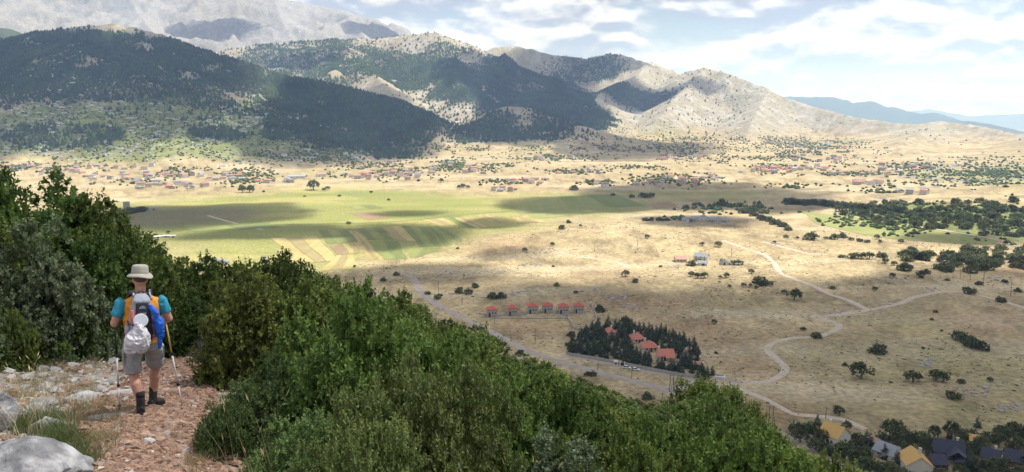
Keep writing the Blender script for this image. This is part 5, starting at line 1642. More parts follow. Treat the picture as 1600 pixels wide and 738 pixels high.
# tiers down the slope to the right
TIERS = [(7.3, 'at the bottom edge of the slope', 'oak_b'), (8.8, 'in the lowest tier of the slope', 'oak_a'), (10.6, 'in the second tier of the slope', 'oak_a'), (12.8, 'in the third tier of the slope', 'far_b'), (15.4, 'in the fourth tier of the slope', 'far_a'), (18.5, 'in the fifth tier of the slope', 'far_b'), (22.5, 'in the sixth tier of the slope', 'far_a'),
         (27.5, 'in the seventh tier of the slope', 'far_c'), (34, 'in the top tier along the skyline', 'far_b')]
for r_, where, kd in TIERS:
    px = 330 if r_ < 14 else 360
    while px < 1420:
        rad = random.uniform(.55, .85) * (.55 + r_ * .055)
        wpx = 2 * rad * FPX / (r_ * 1.05)
        px += wpx * .36
        s = skyline(px) + random.uniform(0, 5)
        t = at_r(px, s, r_); hc = t[2] - float(gz(t[0], t[1]))
        hn = random.uniform(.8, 1.25) * (.55 + .075 * r_)
        ok = .45 < hc < 4.2
        h = min(hn, hc) if hc > hn * 1.5 else hc * random.uniform(.9, 1.0)
        top = to_pix([t[0], t[1], float(gz(t[0], t[1])) + h])[0]
        # keep the path, the low feathery shrubs and the large grey one in view
        if r_ < 21 and path_dist(t[0], t[1]) < rad * (.8 if r_ < 10 else .65) + (.75 if r_ < 10 else .5):
            ok = False
        if r_ < 8 and px < 800 or (r_ < 10 and px < 560) or (r_ < 12 and px < 450):
            ok = False
        if ok:
            k2 = kd if random.random() < .6 else random.choice(('oak_a', 'oak_b') if r_ < 11.5 else ('far_a', 'far_b', 'far_b', 'far_b'))
            sh = {'oak_a': 'dark oak shrub', 'oak_b': 'light green oak shrub', 'far_a': 'dark oak shrub', 'far_b': 'light green oak shrub', 'far_c': 'dark oak shrub'}[k2]
            shrub(px, top[1], r_, wpx, k2, sh, where, tall=float(h))
        px += wpx * .36

# ------------------------------------------------------------------ path, stones, boulders
M_path = surf_mat('red_gravel_path', (.22, .14, .098), rough=.95, var=.3, scale=14, second=(.30, .23, .17), second_scale=5, bump=.02, bump_scale=30)


def add_path():
    c = PATH_C; t = np.gradient(c, axis=0); t /= np.linalg.norm(t, axis=1, keepdims=True); n = np.stack([-t[:, 1], t[:, 0]], -1)
    k = np.linspace(-1, 1, 15)
    w = .85 + .2 * (fbm(c[:, 0], c[:, 1], .8, 3, 191) - .5)
    G = c[:, None] + n[:, None] * (w[:, None] * k[None])[..., None]
    z = gz(G[..., 0], G[..., 1]) + .035 - .06 * (np.abs(k) ** 4)[None] + (fbm(G[..., 0], G[..., 1], .18, 3, 193) - .5) * .03
    V = np.concatenate([G, z[..., None]], -1).reshape(-1, 3); i = np.arange(len(c) * 15).reshape(len(c), 15)
    F = np.stack([i[:-1, :-1], i[:-1, 1:], i[1:, 1:], i[1:, :-1]], -1).reshape(-1, 4)[:, ::-1]
    o = link('path', np_mesh('path', V, F), None, M_path)
    return tag(o, 'reddish stony footpath under the walker', None, None, 'structure')


path = add_path()
M_redstone = surf_mat('reddish_stone', (.24, .155, .115), rough=.9, var=.2, scale=9, second=(.30, .23, .185), second_scale=4, object_var=.3, spec=.2)
M_greystone = surf_mat('grey_limestone', (.36, .35, .335), rough=.9, var=.2, scale=9, second=(.25, .24, .235), second_scale=5, object_var=.28, spec=.2)


def sharp_stone(seed):
    """a broken flat stone: a squashed lump cut by a few planes"""
    g = random.Random(seed); bm = bmesh.new(); bmesh.ops.create_icosphere(bm, subdivisions=1, radius=1.0)
    for v in bm.verts:
        v.co = Vector((v.co.x * g.uniform(.8, 1.3), v.co.y * g.uniform(.7, 1.1), v.co.z * g.uniform(.35, .6)))
    for _ in range(4):
        nrm = Vector((g.uniform(-1, 1), g.uniform(-1, 1), g.uniform(-.4, 1))).normalized(); d = g.uniform(.35, .6)
        for v in bm.verts:
            e = v.co.dot(nrm) - d
            if e > 0:
                v.co -= nrm * e
    me = bpy.data.meshes.new('stone'); bm.to_mesh(me); bm.free()
    return me


_st = [sharp_stone(800 + k) for k in range(10)]
_sr, _sg = [], []
for m in _st:
    a = m.copy(); a.materials.append(M_redstone); _sr.append(a); b = m.copy(); b.materials.append(M_greystone); _sg.append(b)


def near_spot():
    """a random spot of the stony ground left of and on the path"""
    while True:
        px, py = random.uniform(-20, 345), random.uniform(545, 745)
        if px > 300 and py > 600:
            continue
        p = on_ground(px, py, near=True)[0]
        if math.hypot(p[0], p[1]) > 22:
            continue
        return p, px, py


_np = 0
while _np < 290:
    p, px, py = near_spot()
    pd = path_dist(p[0], p[1])
    if any((p[0] - q[0]) ** 2 + (p[1] - q[1]) ** 2 < (q[2] * .55) ** 2 for q in _shrubs):
        continue
    on = pd < .82
    s = random.choice((.03, .04, .05, .06, .075, .09)) if on else random.choice((.03, .04, .05, .06, .08, .10, .13, .15))
    if not on and px < 130 and py > 630 and random.random() < .7:
        continue
    grey = (random.random() < .07) if on else (random.random() < .72)
    o = bpy.data.objects.new('stone', random.choice(_sg if grey else _sr)); COL.objects.link(o); o.parent = path
    o.location = (p[0], p[1], p[2] + s * .22 + (.03 if on else 0)); o.rotation_euler = (random.uniform(-.35, .35), random.uniform(-.35, .35), random.uniform(0, 6.28)); o.scale = (s * 1.2, s, s)
    _np += 1


def add_gravel():
    V, F = rock_template()
    P, S, c = [], [], []
    while len(P) < 13000:
        if random.random() < .55:
            q = PATH_C[int(len(PATH_C) * random.random() ** 1.9)]; a = random.uniform(0, 6.28); d = abs(random.gauss(0, .46))
            x, y = q[0] + math.cos(a) * d, q[1] + math.sin(a) * d
            on = True
        else:
            px, py = random.uniform(-30, 345), random.uniform(545, 750)
            p = on_ground(px, py, near=True)[0]; x, y = p[0], p[1]
            if math.hypot(x, y) > 23:
                continue
            on = path_dist(x, y) < .8
        z = float(gz(x, y)) + (.028 if on else -.002)
        s = random.choice((.012, .016, .02, .026, .034, .042)); P.append((x, y, z)); S.append((s * random.uniform(.8, 1.6), s, s * random.uniform(.5, 1.0)))
        b = C(.26, .165, .12) if (on and random.random() < .94) or random.random() < .3 else C(.37, .355, .33)
        c.append(b * random.uniform(.6, 1.35))
    P, S, c = np.array(P), np.array(S), np.array(c)
    me = scatter_mesh('gravel', V, F, P, S, rng.uniform(0, 6.28, len(P)), c, False)
    o = link('gravel', me, path, surf_mat('gravel_stones', (1, 1, 1), rough=.95, var=.15, scale=20, attr='shade', spec=.15))
    o['kind'] = 'stuff'


add_gravel()
M_boulder = surf_mat('lichened_limestone', (.19, .19, .20), rough=.9, var=.3, scale=5, second=(.34, .34, .345), second_scale=7, bump=.06, bump_scale=9, spec=.2)
M_slab = surf_mat('pale_limestone', (.42, .415, .40), rough=.9, var=.25, scale=5, second=(.23, .225, .22), second_scale=6, bump=.02, bump_scale=14, spec=.2)


def boulder(px, py, r, half, flat, label, mat=M_boulder, seed=1, sink=.3, yaw=0.0, long=1.0):
    p = at_r(px, py, r); z = float(gz(p[0], p[1]))
    bm = bmesh.new(); bmesh.ops.create_icosphere(bm, subdivisions=5, radius=1.0)
    co = np.array([v.co[:] for v in bm.verts])
    g = random.Random(seed)
    for _ in range(16):       # facets
        nrm = np.array([g.uniform(-1, 1), g.uniform(-1, 1), g.uniform(-.6, 1)]); nrm /= np.linalg.norm(nrm); d = g.uniform(.68, .92)
        e = co @ nrm - d
        co = co - np.outer(np.maximum(e, 0) * .9, nrm)
    n = fbm(co[:, 0] * 2 + seed + co[:, 2], co[:, 1] * 2 - co[:, 2], .8, 5, seed, .6)
    n2 = ridged(co[:, 0] * 2 - co[:, 2] * 1.3, co[:, 1] * 2 + co[:, 2], .7, 4, seed + 9)
    co = co * (1 + (n - .5) * .34 - (n2 > .8) * .03 * (n2 - .8) * 20 * .2)[:, None]
    for v, q in zip(bm.verts, co):
        v.co = (q[0] * half * long, q[1] * half * .85, q[2] * half * flat)
    me = bpy.data.meshes.new('boulder'); bm.to_mesh(me); bm.free()
    me.polygons.foreach_set('use_smooth', [True] * len(me.polygons))
    o = link('boulder', me, None, mat); o.location = (p[0], p[1], z + half * flat * (1 - 2 * sink)); o.rotation_euler = (0, 0, facing(p) + yaw)
    return tag(o, label, 'boulder')


boulder(38, 738, 7.0, .42, .66, 'large grey lichen-spotted boulder in the bottom left corner', seed=3, sink=.26, long=1.15)
boulder(-22, 600, 9.9, .26, 1.35, 'upright grey boulder at the left edge', seed=4, sink=.24)
boulder(96, 552, 17.5, .36, .55, 'rounded pale boulder in the dry grass behind the walker', M_slab, seed=5, sink=.3)
boulder(68, 634, 9.6, .17, .65, 'small pale rock in front of the long grass', M_slab, seed=6, sink=.3)
boulder(155, 636, 10.0, .20, .28, 'flat white ledge of rock left of the walker', M_slab, seed=7, sink=.35, long=1.6)
boulder(186, 612, 11.8, .16, .42, 'broken white rock beside the left trekking pole', M_slab, seed=8, sink=.3, long=1.3)
boulder(60, 590, 11.6, .2, .5, 'grey rock among the rubble near the left edge', M_greystone, seed=9, sink=.3)
boulder(128, 588, 11.8, .2, .42, 'grey rock in the rubble halfway to the walker', M_greystone, seed=10, sink=.3, long=1.3)
boulder(330, 745, 6.55, .13, .4, 'pale stone at the bottom edge right of the path', M_slab, seed=11, sink=.3, long=1.4)

# ------------------------------------------------------------------ grass
def blades(spots, n_per, h, w, spread, lean, head=0.0, seed=0):
    g = np.random.default_rng(seed); V, F, sh = [], [], []
    for (x, y) in spots:
        for _ in range(n_per):
            a = g.uniform(0, 6.28); q = abs(g.normal(0, spread)); bx, by = x + math.cos(a) * q, y + math.sin(a) * q; bz = float(gz(bx, by)) - .02
            hh = h * g.uniform(.5, 1.15); az = g.uniform(0, 6.28); ln = lean * g.uniform(.2, 1.2) * hh; ww = w * g.uniform(.6, 1.2); fa = g.uniform(0, 3.14); sx, sy = math.cos(fa) * ww, math.sin(fa) * ww
            pts = []
            for t in (0, .35, .7, 1.0):
                pts.append((bx + math.cos(az) * ln * t * t, by + math.sin(az) * ln * t * t, bz + hh * t * (1 - .18 * lean * t)))
            o = len(V); wid = (1, .8, .5, .12)
            for p, k in zip(pts, wid):
                V += [(p[0] - sx * k, p[1] - sy * k, p[2]), (p[0] + sx * k, p[1] + sy * k, p[2])]
            sh += [g.uniform(.2, 1)] * 8
            for k in range(3):
                F.append((o + 2 * k, o + 2 * k + 1, o + 2 * k + 3, o + 2 * k + 2))
            if head:
                d = np.array(pts[3]) - np.array(pts[2]); d /= np.linalg.norm(d) + 1e-9; t0 = np.array(pts[3]) - d * head * .3
                for rot in (0, 1.57):
                    s2 = np.array([math.cos(fa + rot), math.sin(fa + rot), 0]) * ww * 2.4; o = len(V)
                    V += [tuple(t0), tuple(t0 + d * head * .45 + s2), tuple(t0 + d * head), tuple(t0 + d * head * .45 - s2)]; sh += [1.0] * 4; F.append((o, o + 1, o + 2, o + 3))
    s = np.array(sh)
    return np_mesh('grass', np.array(V), np.array(F), False, np.stack([s, s, s], -1))


def spots(lst, n, jx, jy):
    out = []
    for (a, b) in lst:
        for _ in range(n):
            p = on_ground(a + random.gauss(0, jx), b + random.gauss(0, jy), near=True)[0]
            out.append((p[0], p[1]))
    return out


M_straw = leaf_mat('straw', (.24, .185, .085), (.46, .385, .22), transl=.2, hue=.02)
M_grass = leaf_mat('green_grass', (.045, .070, .020), (.12, .16, .05), transl=.25, hue=.03)
_dry = [(30, 560), (60, 558), (110, 556), (140, 560), (20, 575), (70, 575), (110, 630), (135, 640), (150, 660), (160, 690), (165, 640), (185, 665), (90, 600), (120, 610), (170, 700), (320, 700), (338, 715), (345, 690), (300, 735), (175, 650), (150, 720)]
tag(link('dry_grass', blades(spots(_dry + [(40, 600), (95, 575), (60, 612), (20, 620), (140, 615), (125, 660), (145, 700), (165, 560)], 12, 13, 6), 26, .19, .0026, .07, .6, seed=1), None, M_straw), 'short straw coloured grass between the stones', 'grass', None, 'stuff')
_tall = [(30, 690), (50, 670), (70, 690), (85, 665), (100, 680), (60, 640), (20, 700), (110, 560), (130, 553), (95, 556), (150, 557), (70, 552), (45, 548)]
tag(link('tall_dry_grass', blades(spots(_tall + [(15, 660), (35, 640), (80, 645), (110, 655)], 3, 9, 5), 3, .66, .0030, .05, .75, head=.085, seed=2), None, M_straw), 'tall pale seed-headed grass stalks by the boulder', 'grass', None, 'stuff')
_grn = [(60, 680), (80, 672), (100, 682), (120, 695), (95, 700), (110, 715), (70, 660), (40, 668), (130, 712), (140, 728), (20, 665), (100, 665), (85, 690), (8, 540), (15, 550)]
tag(link('green_grass', blades(spots(_grn, 9, 9, 6), 34, .24, .0030, .07, .7, seed=3), None, M_grass), 'long green grass tussock behind the corner boulder', 'grass', None, 'stuff')
_st2 = [(390, 645), (400, 642), (430, 655), (500, 610), (355, 660), (800, 735), (815, 735), (790, 740), (840, 730), (880, 735), (370, 690)]
_w = []
for (a, b) in _st2:
    t = at_r(a, b, 6.6); _w.append((t[0], t[1]))
tag(link('grass_stalks', blades(_w, 3, .95, .0030, .06, .35, head=.09, seed=4), None, M_straw), 'thin pale grass stalks standing out of the near shrubs', 'grass', None, 'stuff')

# ------------------------------------------------------------------ the walker
def remesh(name, pieces, voxel, smooth_iter=4):
    me = join_mesh(name, pieces)
    t = bpy.data.objects.new('temporary', me); COL.objects.link(t)
    m = t.modifiers.new('r', 'REMESH'); m.mode = 'VOXEL'; m.voxel_size = voxel; m.use_smooth_shade = True
    if smooth_iter:
        s = t.modifiers.new('s', 'SMOOTH'); s.factor = .5; s.iterations = smooth_iter
    dg = bpy.context.evaluated_depsgraph_get()
    res = bpy.data.meshes.new_from_object(t.evaluated_get(dg)); res.name = name
    bpy.data.objects.remove(t); bpy.data.meshes.remove(me)
    res.polygons.foreach_set('use_smooth', [True] * len(res.polygons))
    return res


def loft(rings, sides=28, power=2.0, cap=True):
    """rings: (centre, half x, half y) stacked; superellipse sections lying flat"""
    V, F = [], []
    for (c, a, b) in rings:
        for k in range(sides):
            t = 2 * math.pi * k / sides; ct, st = math.cos(t), math.sin(t)
            V.append((c[0] + a * math.copysign(abs(ct) ** (2 / power), ct), c[1] + b * math.copysign(abs(st) ** (2 / power), st), c[2]))
    for i in range(len(rings) - 1):
        for k in range(sides):
            F.append((i * sides + k, i * sides + (k + 1) % sides, (i + 1) * sides + (k + 1) % sides, (i + 1) * sides + k))
    if cap:
        F.append(tuple(range(sides - 1, -1, -1))); F.append(tuple((len(rings) - 1) * sides + k for k in range(sides)))
    return V, F


def ellipsoid(c, r, seg=16, rings=10):
    V, F = [], []
    for i in range(1, rings):
        a = math.pi * i / rings
        for k in range(seg):
            t = 2 * math.pi * k / seg; V.append((c[0] + r[0] * math.sin(a) * math.cos(t), c[1] + r[1] * math.sin(a) * math.sin(t), c[2] - r[2] * math.cos(a)))
    V += [(c[0], c[1], c[2] - r[2]), (c[0], c[1], c[2] + r[2])]; b, t_ = len(V) - 2, len(V) - 1
    for i in range(rings - 2):
        for k in range(seg):
            F.append((i * seg + k, i * seg + (k + 1) % seg, (i + 1) * seg + (k + 1) % seg, (i + 1) * seg + k))
    for k in range(seg):
        F.append((b, (k + 1) % seg, k)); F.append((t_, (rings - 2) * seg + k, (rings - 2) * seg + (k + 1) % seg))
    return V, F


def crumple(me, amt, scale, seed=0):
    n = len(me.vertices); co = np.empty(n * 3, np.float32); nr_ = np.empty(n * 3, np.float32)
    me.vertices.foreach_get('co', co); me.vertices.foreach_get('normal', nr_); co = co.reshape(-1, 3); nr_ = nr_.reshape(-1, 3)
    d = (ridged(co[:, 0] + co[:, 1] * .7, co[:, 2] - co[:, 1] * .6, scale, 3, seed) - .6) * amt
    me.vertices.foreach_set('co', (co + nr_ * d[:, None]).ravel()); me.update()
    return me


M_skin = surf_mat('tanned_skin', (.45, .235, .165), rough=.55, var=.10, scale=14, spec=.35)
M_orange = surf_mat('orange_cotton', (.70, .28, .035), rough=.85, var=.08, scale=30)
M_teal = surf_mat('turquoise_cotton', (.03, .25, .36), rough=.85, var=.08, scale=30)
M_shorts = surf_mat('grey_shorts_cloth', (.30, .295, .305), rough=.9, var=.08, scale=25)
M_hat = surf_mat('sand_coloured_hat_cloth', (.37, .355, .305), rough=.9, var=.07, scale=30)
M_boot = surf_mat('dark_boot_leather', (.035, .033, .034), rough=.7, var=.2, scale=30)
M_sole = surf_mat('black_rubber', (.018, .018, .018), rough=.8, var=.1, scale=30)
M_sock = surf_mat('black_sock', (.015, .015, .018), rough=.95, var=.1, scale=50)
M_hair = surf_mat('grey_brown_hair', (.10, .075, .055), rough=.8, var=.3, scale=90)

HP = on_ground(226, 647, near=True)[0]
HROT = facing(HP) + R(4)
person = empty('person', HP, HROT, 'person in sand hat, orange and turquoise shirt, grey shorts, walking away with poles', 'person')
LEAN = R(2.6)
person.rotation_euler = (0, LEAN, HROT)
_ch, _sh = math.cos(HROT), math.sin(HROT)


def lg(x, y):
    """ground height at a local spot, relative to the person's base"""
    return float(gz(HP[0] + x * _ch - y * _sh, HP[1] + x * _sh + y * _ch)) - HP[2] + .035


FL, FR = (-.055, -.20), (.135, .30)          # left and right heel
zl, zr = lg(*FL), lg(*FR)
ankL, ankR = (-.055, -.17, zl + .10), (.13, .32, zr + .13)
kneL, kneR = (-.105, .03, .50), (.165, .32, .50)
hipL, hipR = (-.098, .04, .93), (.098, .06, .93)
shL, shR = (-.198, .06, 1.42), (.198, .06, 1.42)
elL, elR = (-.300, .02, 1.165), (.305, .03, 1.165)
wrL, wrR = (-.275, .245, 1.10), (.285, .25, 1.09)


def hand(w, side):
    """palm and five fingers closed round an upright grip in front of the wrist"""
    gx, gy, gz_ = w[0] + .0 * side, w[1] + .085, w[2] + .01       # the grip's axis
    pcs = [tube([(w[0], w[1] - .01, w[2]), (w[0] + side * .018, w[1] + .045, w[2] + .005), (w[0] + side * .024, w[1] + .085, w[2] + .008)], [.027, .036, .030], 10)]
    for k in range(4):
        z = gz_ + .030 - k * .0205; ln = (1.0, 1.08, 1.02, .85)[k]
        pts = []
        for q in range(5):
            a = (-.2 + q * .72 * ln) if side > 0 else math.pi - (-.2 + q * .72 * ln)
            pts.append((gx + math.cos(a) * .029, gy + math.sin(a) * .029 + .005, z))
        pcs.append(tube(pts, [.0098, .0095, .009, .0085, .0075], 7))
    pcs.append(tube([(w[0], w[1] + .03, w[2] + .03), (gx - side * .022, gy - .022, gz_ + .046), (gx - side * .020, gy + .014, gz_ + .05)], [.0125, .0105, .0085], 7))
    return pcs


body_pieces = [
    ellipsoid((0, .115, 1.665), (.076, .098, .118)), ellipsoid((0, .15, 1.62), (.058, .075, .08)),
    tube([(0, .055, 1.42), (0, .075, 1.50), (0, .10, 1.60)], [.072, .060, .060], 14),
    tube([(0, .21, 1.675), (0, .232, 1.645), (0, .205, 1.63)], [.012, .016, .012], 7),             # nose
    ellipsoid((-.078, .11, 1.655), (.012, .024, .034), 8, 6), ellipsoid((.078, .11, 1.655), (.012, .024, .034), 8, 6),   # ears
    loft([((0, .04, .86), .15, .10), ((0, .04, .95), .165, .115), ((0, .045, 1.08), .155, .105), ((0, .05, 1.22), .17, .11), ((0, .055, 1.34), .185, .11), ((0, .06, 1.42), .17, .085), ((0, .062, 1.465), .09, .07)]),
]
for h, k, a, s in ((hipL, kneL, ankL, -1), (hipR, kneR, ankR, 1)):
    m1 = tuple(h[i] * .5 + k[i] * .5 for i in range(3)); c1 = tuple(k[i] * .68 + a[i] * .32 for i in range(3)); c2 = tuple(k[i] * .3 + a[i] * .7 for i in range(3))
    body_pieces.append(tube([h, m1, k, (c1[0], c1[1] - .02, c1[2]), c2, a], [.088, .080, .060, .062, .046, .040], 14))
for s_, e_, w_, sd in ((shL, elL, wrL, -1), (shR, elR, wrR, 1)):
    m1 = tuple(s_[i] * .5 + e_[i] * .5 for i in range(3)); m2 = tuple(e_[i] * .62 + w_[i] * .38 for i in range(3))
    body_pieces.append(tube([s_, m1, e_], [.060, .053, .044], 12)); body_pieces.append(tube([e_, m2, w_], [.045, .044, .028], 12)); body_pieces.append(ellipsoid(e_, (.044, .046, .046), 10, 8))
    body_pieces += hand(w_, sd)
link('body', remesh('body', body_pieces, .0075, 3), person, M_skin)
# hair below the hat
link('hair', remesh('hair', [ellipsoid((0, .100, 1.700), (.081, .100, .100))], .012, 2), person, M_hair)
# shirt
shirt = link('shirt', crumple(remesh('shirt', [loft([((0, .035, .90), .198, .140), ((0, .035, .98), .195, .138), ((0, .04, 1.10), .192, .132), ((0, .045, 1.24), .208, .135), ((0, .055, 1.35), .224, .132), ((0, .06, 1.42), .206, .105), ((0, .062, 1.465), .115, .088), ((0, .066, 1.495), .075, .074)])], .012, 3),   .028, .10, 3), person, M_orange)
for s_, e_, sd in ((shL, elL, -1), (shR, elR, 1)):
    a = (s_[0] * .93, s_[1], s_[2] + .004); b = tuple(s_[i] * .68 + e_[i] * .32 for i in range(3)); c = tuple(s_[i] * .30 + e_[i] * .70 for i in range(3))
    link('sleeve', crumple(remesh('sleeve', [tube([a, (a[0] + sd * .03, a[1], a[2] - .03), b, c], [.062, .076, .074, .071], 16)], .010, 2), .020, .07, 5 + sd), shirt, M_teal)
link('collar', join_mesh('collar', [loft([((0, .068, 1.485), .078, .077), ((0, .07, 1.508), .070, .070)], cap=False)]), shirt, M_teal)
# shorts
_sp = [loft([((0, .045, .80), .150, .125), ((0, .045, .88), .180, .140), ((0, .04, .97), .182, .135), ((0, .04, 1.02), .172, .125)])]
shorts = None
for h, k, sd in ((hipL, kneL, -1), (hipR, kneR, 1)):
    e = tuple(h[i] * .10 + k[i] * .90 for i in range(3)); m = tuple(h[i] * .5 + k[i] * .5 for i in range(3))
    _sp.append(tube([(h[0], h[1], h[2] - .01), (m[0] + sd * .010, m[1], m[2]), (e[0] + sd * .006, e[1], e[2])], [.110, .106, .102], 18))
shorts = link('shorts', crumple(remesh('shorts', _sp, .011, 3), .034, .11, 8), person, M_shorts)
for k, sd in ((kneL, -1), (kneR, 1)):
    h = hipL if sd < 0 else hipR; m = tuple(h[i] * .5 + k[i] * .5 for i in range(3))
    part('pocket', [box(m[0] + sd * .112, m[1] + .0, m[2] - .06, .02, .13, .15)], M_shorts, shorts)


# hat
def lathe(prof, seg=40, lean=None):
    V, F = [], []
    for (r_, z_) in prof:
        for k in range(seg):
            t = 2 * math.pi * k / seg; V.append((r_ * math.cos(t), r_ * math.sin(t), z_))
    for i in range(len(prof) - 1):
        for k in range(seg):
            F.append((i * seg + k, i * seg + (k + 1) % seg, (i + 1) * seg + (k + 1) % seg, (i + 1) * seg + k))
    return V, F


hv, hf = lathe([(.144, -.028), (.149, -.025), (.142, -.010), (.118, .010), (.100, .022), (.099, .03), (.096, .075), (.092, .108), (.080, .122), (.05, .129), (.001, .131)])
hv2 = []
for (x, y, z) in hv:
    rr = math.hypot(x, y); t = math.atan2(y, x)
    if rr > .11:
        z += .012 * math.sin(2 * t + .6) + .008 * math.sin(3 * t)
    hv2.append((x * .98, y * 1.08, z))
hat = link('hat', join_mesh('hat', [(hv2, hf)]), person, M_hat); hat.location = (0, .108, 1.715); hat.rotation_euler = (R(-8), R(3), 0)
bv, bf = lathe([(.1005, .024), (.1012, .028), (.0985, .052), (.0975, .054)])
link('hat_band', join_mesh('hat_band', [([(x * .985, y * 1.085, z) for x, y, z in bv], bf)]), hat, surf_mat('hat_band_cloth', (.33, .31, .26), .9))


def boot(a, heading, side, pitch=0.0):
    c, s = math.cos(heading), math.sin(heading)

    def tr(p):
        x, y, z = p
        y2, z2 = y * math.cos(pitch) - z * math.sin(pitch), y * math.sin(pitch) + z * math.cos(pitch)
        return (a[0] + x * c + y2 * s, a[1] - x * s + y2 * c, a[2] + z2)
    up = [tube([tr((0, -.005, .10)), tr((0, -.004, .03)), tr((0, 0, -.03)), tr((0, .02, -.062))], [.052, .050, .050, .046], 14),
          tube([tr((0, -.055, -.055)), tr((0, .02, -.05)), tr((0, .10, -.058)), tr((0, .165, -.068)), tr((0, .195, -.075))], [.042, .050, .047, .038, .02], 14)]
    b = link('boot', remesh('boot', up, .009, 2), person, M_boot)
    out = [(-.040, -.09), (.040, -.09), (.044, .0), (.050, .10), (.040, .18), (.0, .215), (-.040, .18), (-.050, .10), (-.044, .0)]
    V = [tr((x, y, -.105)) for x, y in out] + [tr((x, y, -.078)) for x, y in out]; n = len(out)
    link('sole', join_mesh('sole', [(V, [tuple(range(n))[::-1], tuple(range(n, 2 * n))] + [(i, (i + 1) % n, (i + 1) % n + n, i + n) for i in range(n)])], False), b, M_sole)
    link('sock', join_mesh('sock', [tube([tr((0, -.004, .085)), tr((0, -.006, .15))], [.047, .050], 14)]), person, M_sock)
    return b


boot((ankL[0], ankL[1], zl + .105), R(4), -1)
boot((ankR[0], ankR[1], zr + .115), R(48), 1, R(-6))


# ------------------------------------------------------------------ what the walker carries
def to_world(e):
    e.location = HP; e.rotation_euler = (0, LEAN, HROT)
    return e


M_pack = surf_mat('grey_lilac_nylon', (.27, .275, .33), rough=.6, var=.1, scale=20)
M_packblack = surf_mat('black_nylon', (.02, .02, .024), rough=.6, var=.15, scale=20)
M_packred = surf_mat('coral_nylon', (.52, .13, .11), rough=.65, var=.1, scale=20)
M_strap = surf_mat('grey_webbing', (.30, .32, .38), rough=.8, var=.1, scale=30)
M_bag = surf_mat('crumpled_white_plastic', (.50, .49, .53), rough=.35, var=.06, scale=10, spec=.5)
M_lid = surf_mat('white_plastic', (.62, .65, .72), rough=.35, var=.03, scale=5, spec=.5)
M_blue = surf_mat('royal_blue_nylon', (.015, .10, .50), rough=.55, var=.1, scale=15)

pack = to_world(empty('backpack', HP, 0, 'small grey, black and coral backpack on the walker\'s back', 'backpack'))
CX = -.015


def slab(rings, power=3.4):
    return loft(rings, 32, power)


link('pack_body', crumple(remesh('pack_body', [slab([((CX, -.19, .93), .125, .070), ((CX, -.20, .97), .138, .095), ((CX, -.21, 1.10), .140, .110), ((CX, -.20, 1.25), .128, .105), ((CX, -.18, 1.37), .100, .085), ((CX, -.155, 1.45), .072, .055), ((CX, -.145, 1.475), .05, .03)])], .010, 3), .010, .1, 12), pack, M_pack)
_back = lambda z: -.315 if z < 1.15 else -.315 + (z - 1.15) * .22
link('front_panel', remesh('front_panel', [slab([((CX + .01, -.285, .93), .085, .035), ((CX + .01, -.300, 1.0), .095, .035), ((CX + .01, -.302, 1.15), .092, .030), ((CX + .005, -.285, 1.28), .080, .030), ((CX, -.255, 1.385), .068, .026), ((CX, -.245, 1.40), .05, .02)])], .008, 2), pack, M_packblack)
for x, z0, z1, w_ in ((CX - .105, 1.14, 1.31, .022), (CX + .085, 1.05, 1.22, .024)):
    link('side_panel', remesh('side_panel', [slab([((x, -.285, z0), w_, .028), ((x, -.292, (z0 + z1) / 2), w_, .032), ((x, -.265, z1), w_ * .8, .026)])], .007, 2), pack, M_packred)
link('lower_panel', remesh('lower_panel', [slab([((CX + .10, -.285, .975), .035, .028), ((CX + .10, -.290, 1.01), .035, .03)])], .007, 1), pack, M_packred)
link('lid_pocket', crumple(remesh('lid_pocket', [slab([((CX, -.20, 1.375), .092, .070), ((CX, -.195, 1.41), .096, .072), ((CX, -.175, 1.450), .074, .050), ((CX, -.165, 1.475), .05, .03)])], .009, 2), .010, .07, 14), pack, M_strap)
# the printed patch on the black panel: a pale oval with a bar
part('badge', [tube([(CX, -.3005, 1.325), (CX, -.296, 1.326)], [.036, .036], 20)], M_strap, pack)
part('badge_bar', [box(CX + .004, -.314, 1.262, .07, .006, .018)], M_strap, pack)
for sd in (-1, 1):
    part('shoulder_strap', [tube([(sd * .075 + CX * .5, -.13, 1.462), (sd * .090, -.02, 1.512), (sd * .105, .08, 1.500), (sd * .125, .165, 1.42), (sd * .135, .19, 1.28), (sd * .15, .14, 1.12), (sd * .165, -.06, 1.02)], [.020, .024, .026, .026, .022, .016, .012], 8)], M_packblack, pack, True)
    part('strap_webbing', [tube([(sd * .100, -.15, 1.445), (sd * .085, -.07, 1.50), (sd * .092, .0, 1.531)], [.014, .016, .012], 6)], M_strap, pack, True)
    part('compression_strap', [tube([(CX + sd * .15, -.16, 1.16), (CX + sd * .152, -.26, 1.15), (CX + sd * .10, -.315, 1.14)], [.008, .008, .008], 5)], M_packblack, pack, True)
    part('side_pocket', [slab([((CX + sd * .150, -.20, .96), .022, .065), ((CX + sd * .158, -.20, 1.05), .028, .075), ((CX + sd * .155, -.20, 1.12), .022, .07)])], M_pack, pack, True)
part('hip_belt', [loft([((0, .03, .975), .212, .155), ((0, .03, 1.015), .212, .155)], 28, 2.2)], M_packblack, pack, True)
part('grab_loop', [tube([(CX - .03, -.14, 1.47), (CX - .02, -.145, 1.505), (CX + .02, -.145, 1.505), (CX + .03, -.14, 1.47)], [.007] * 4, 5)], M_packblack, pack, True)

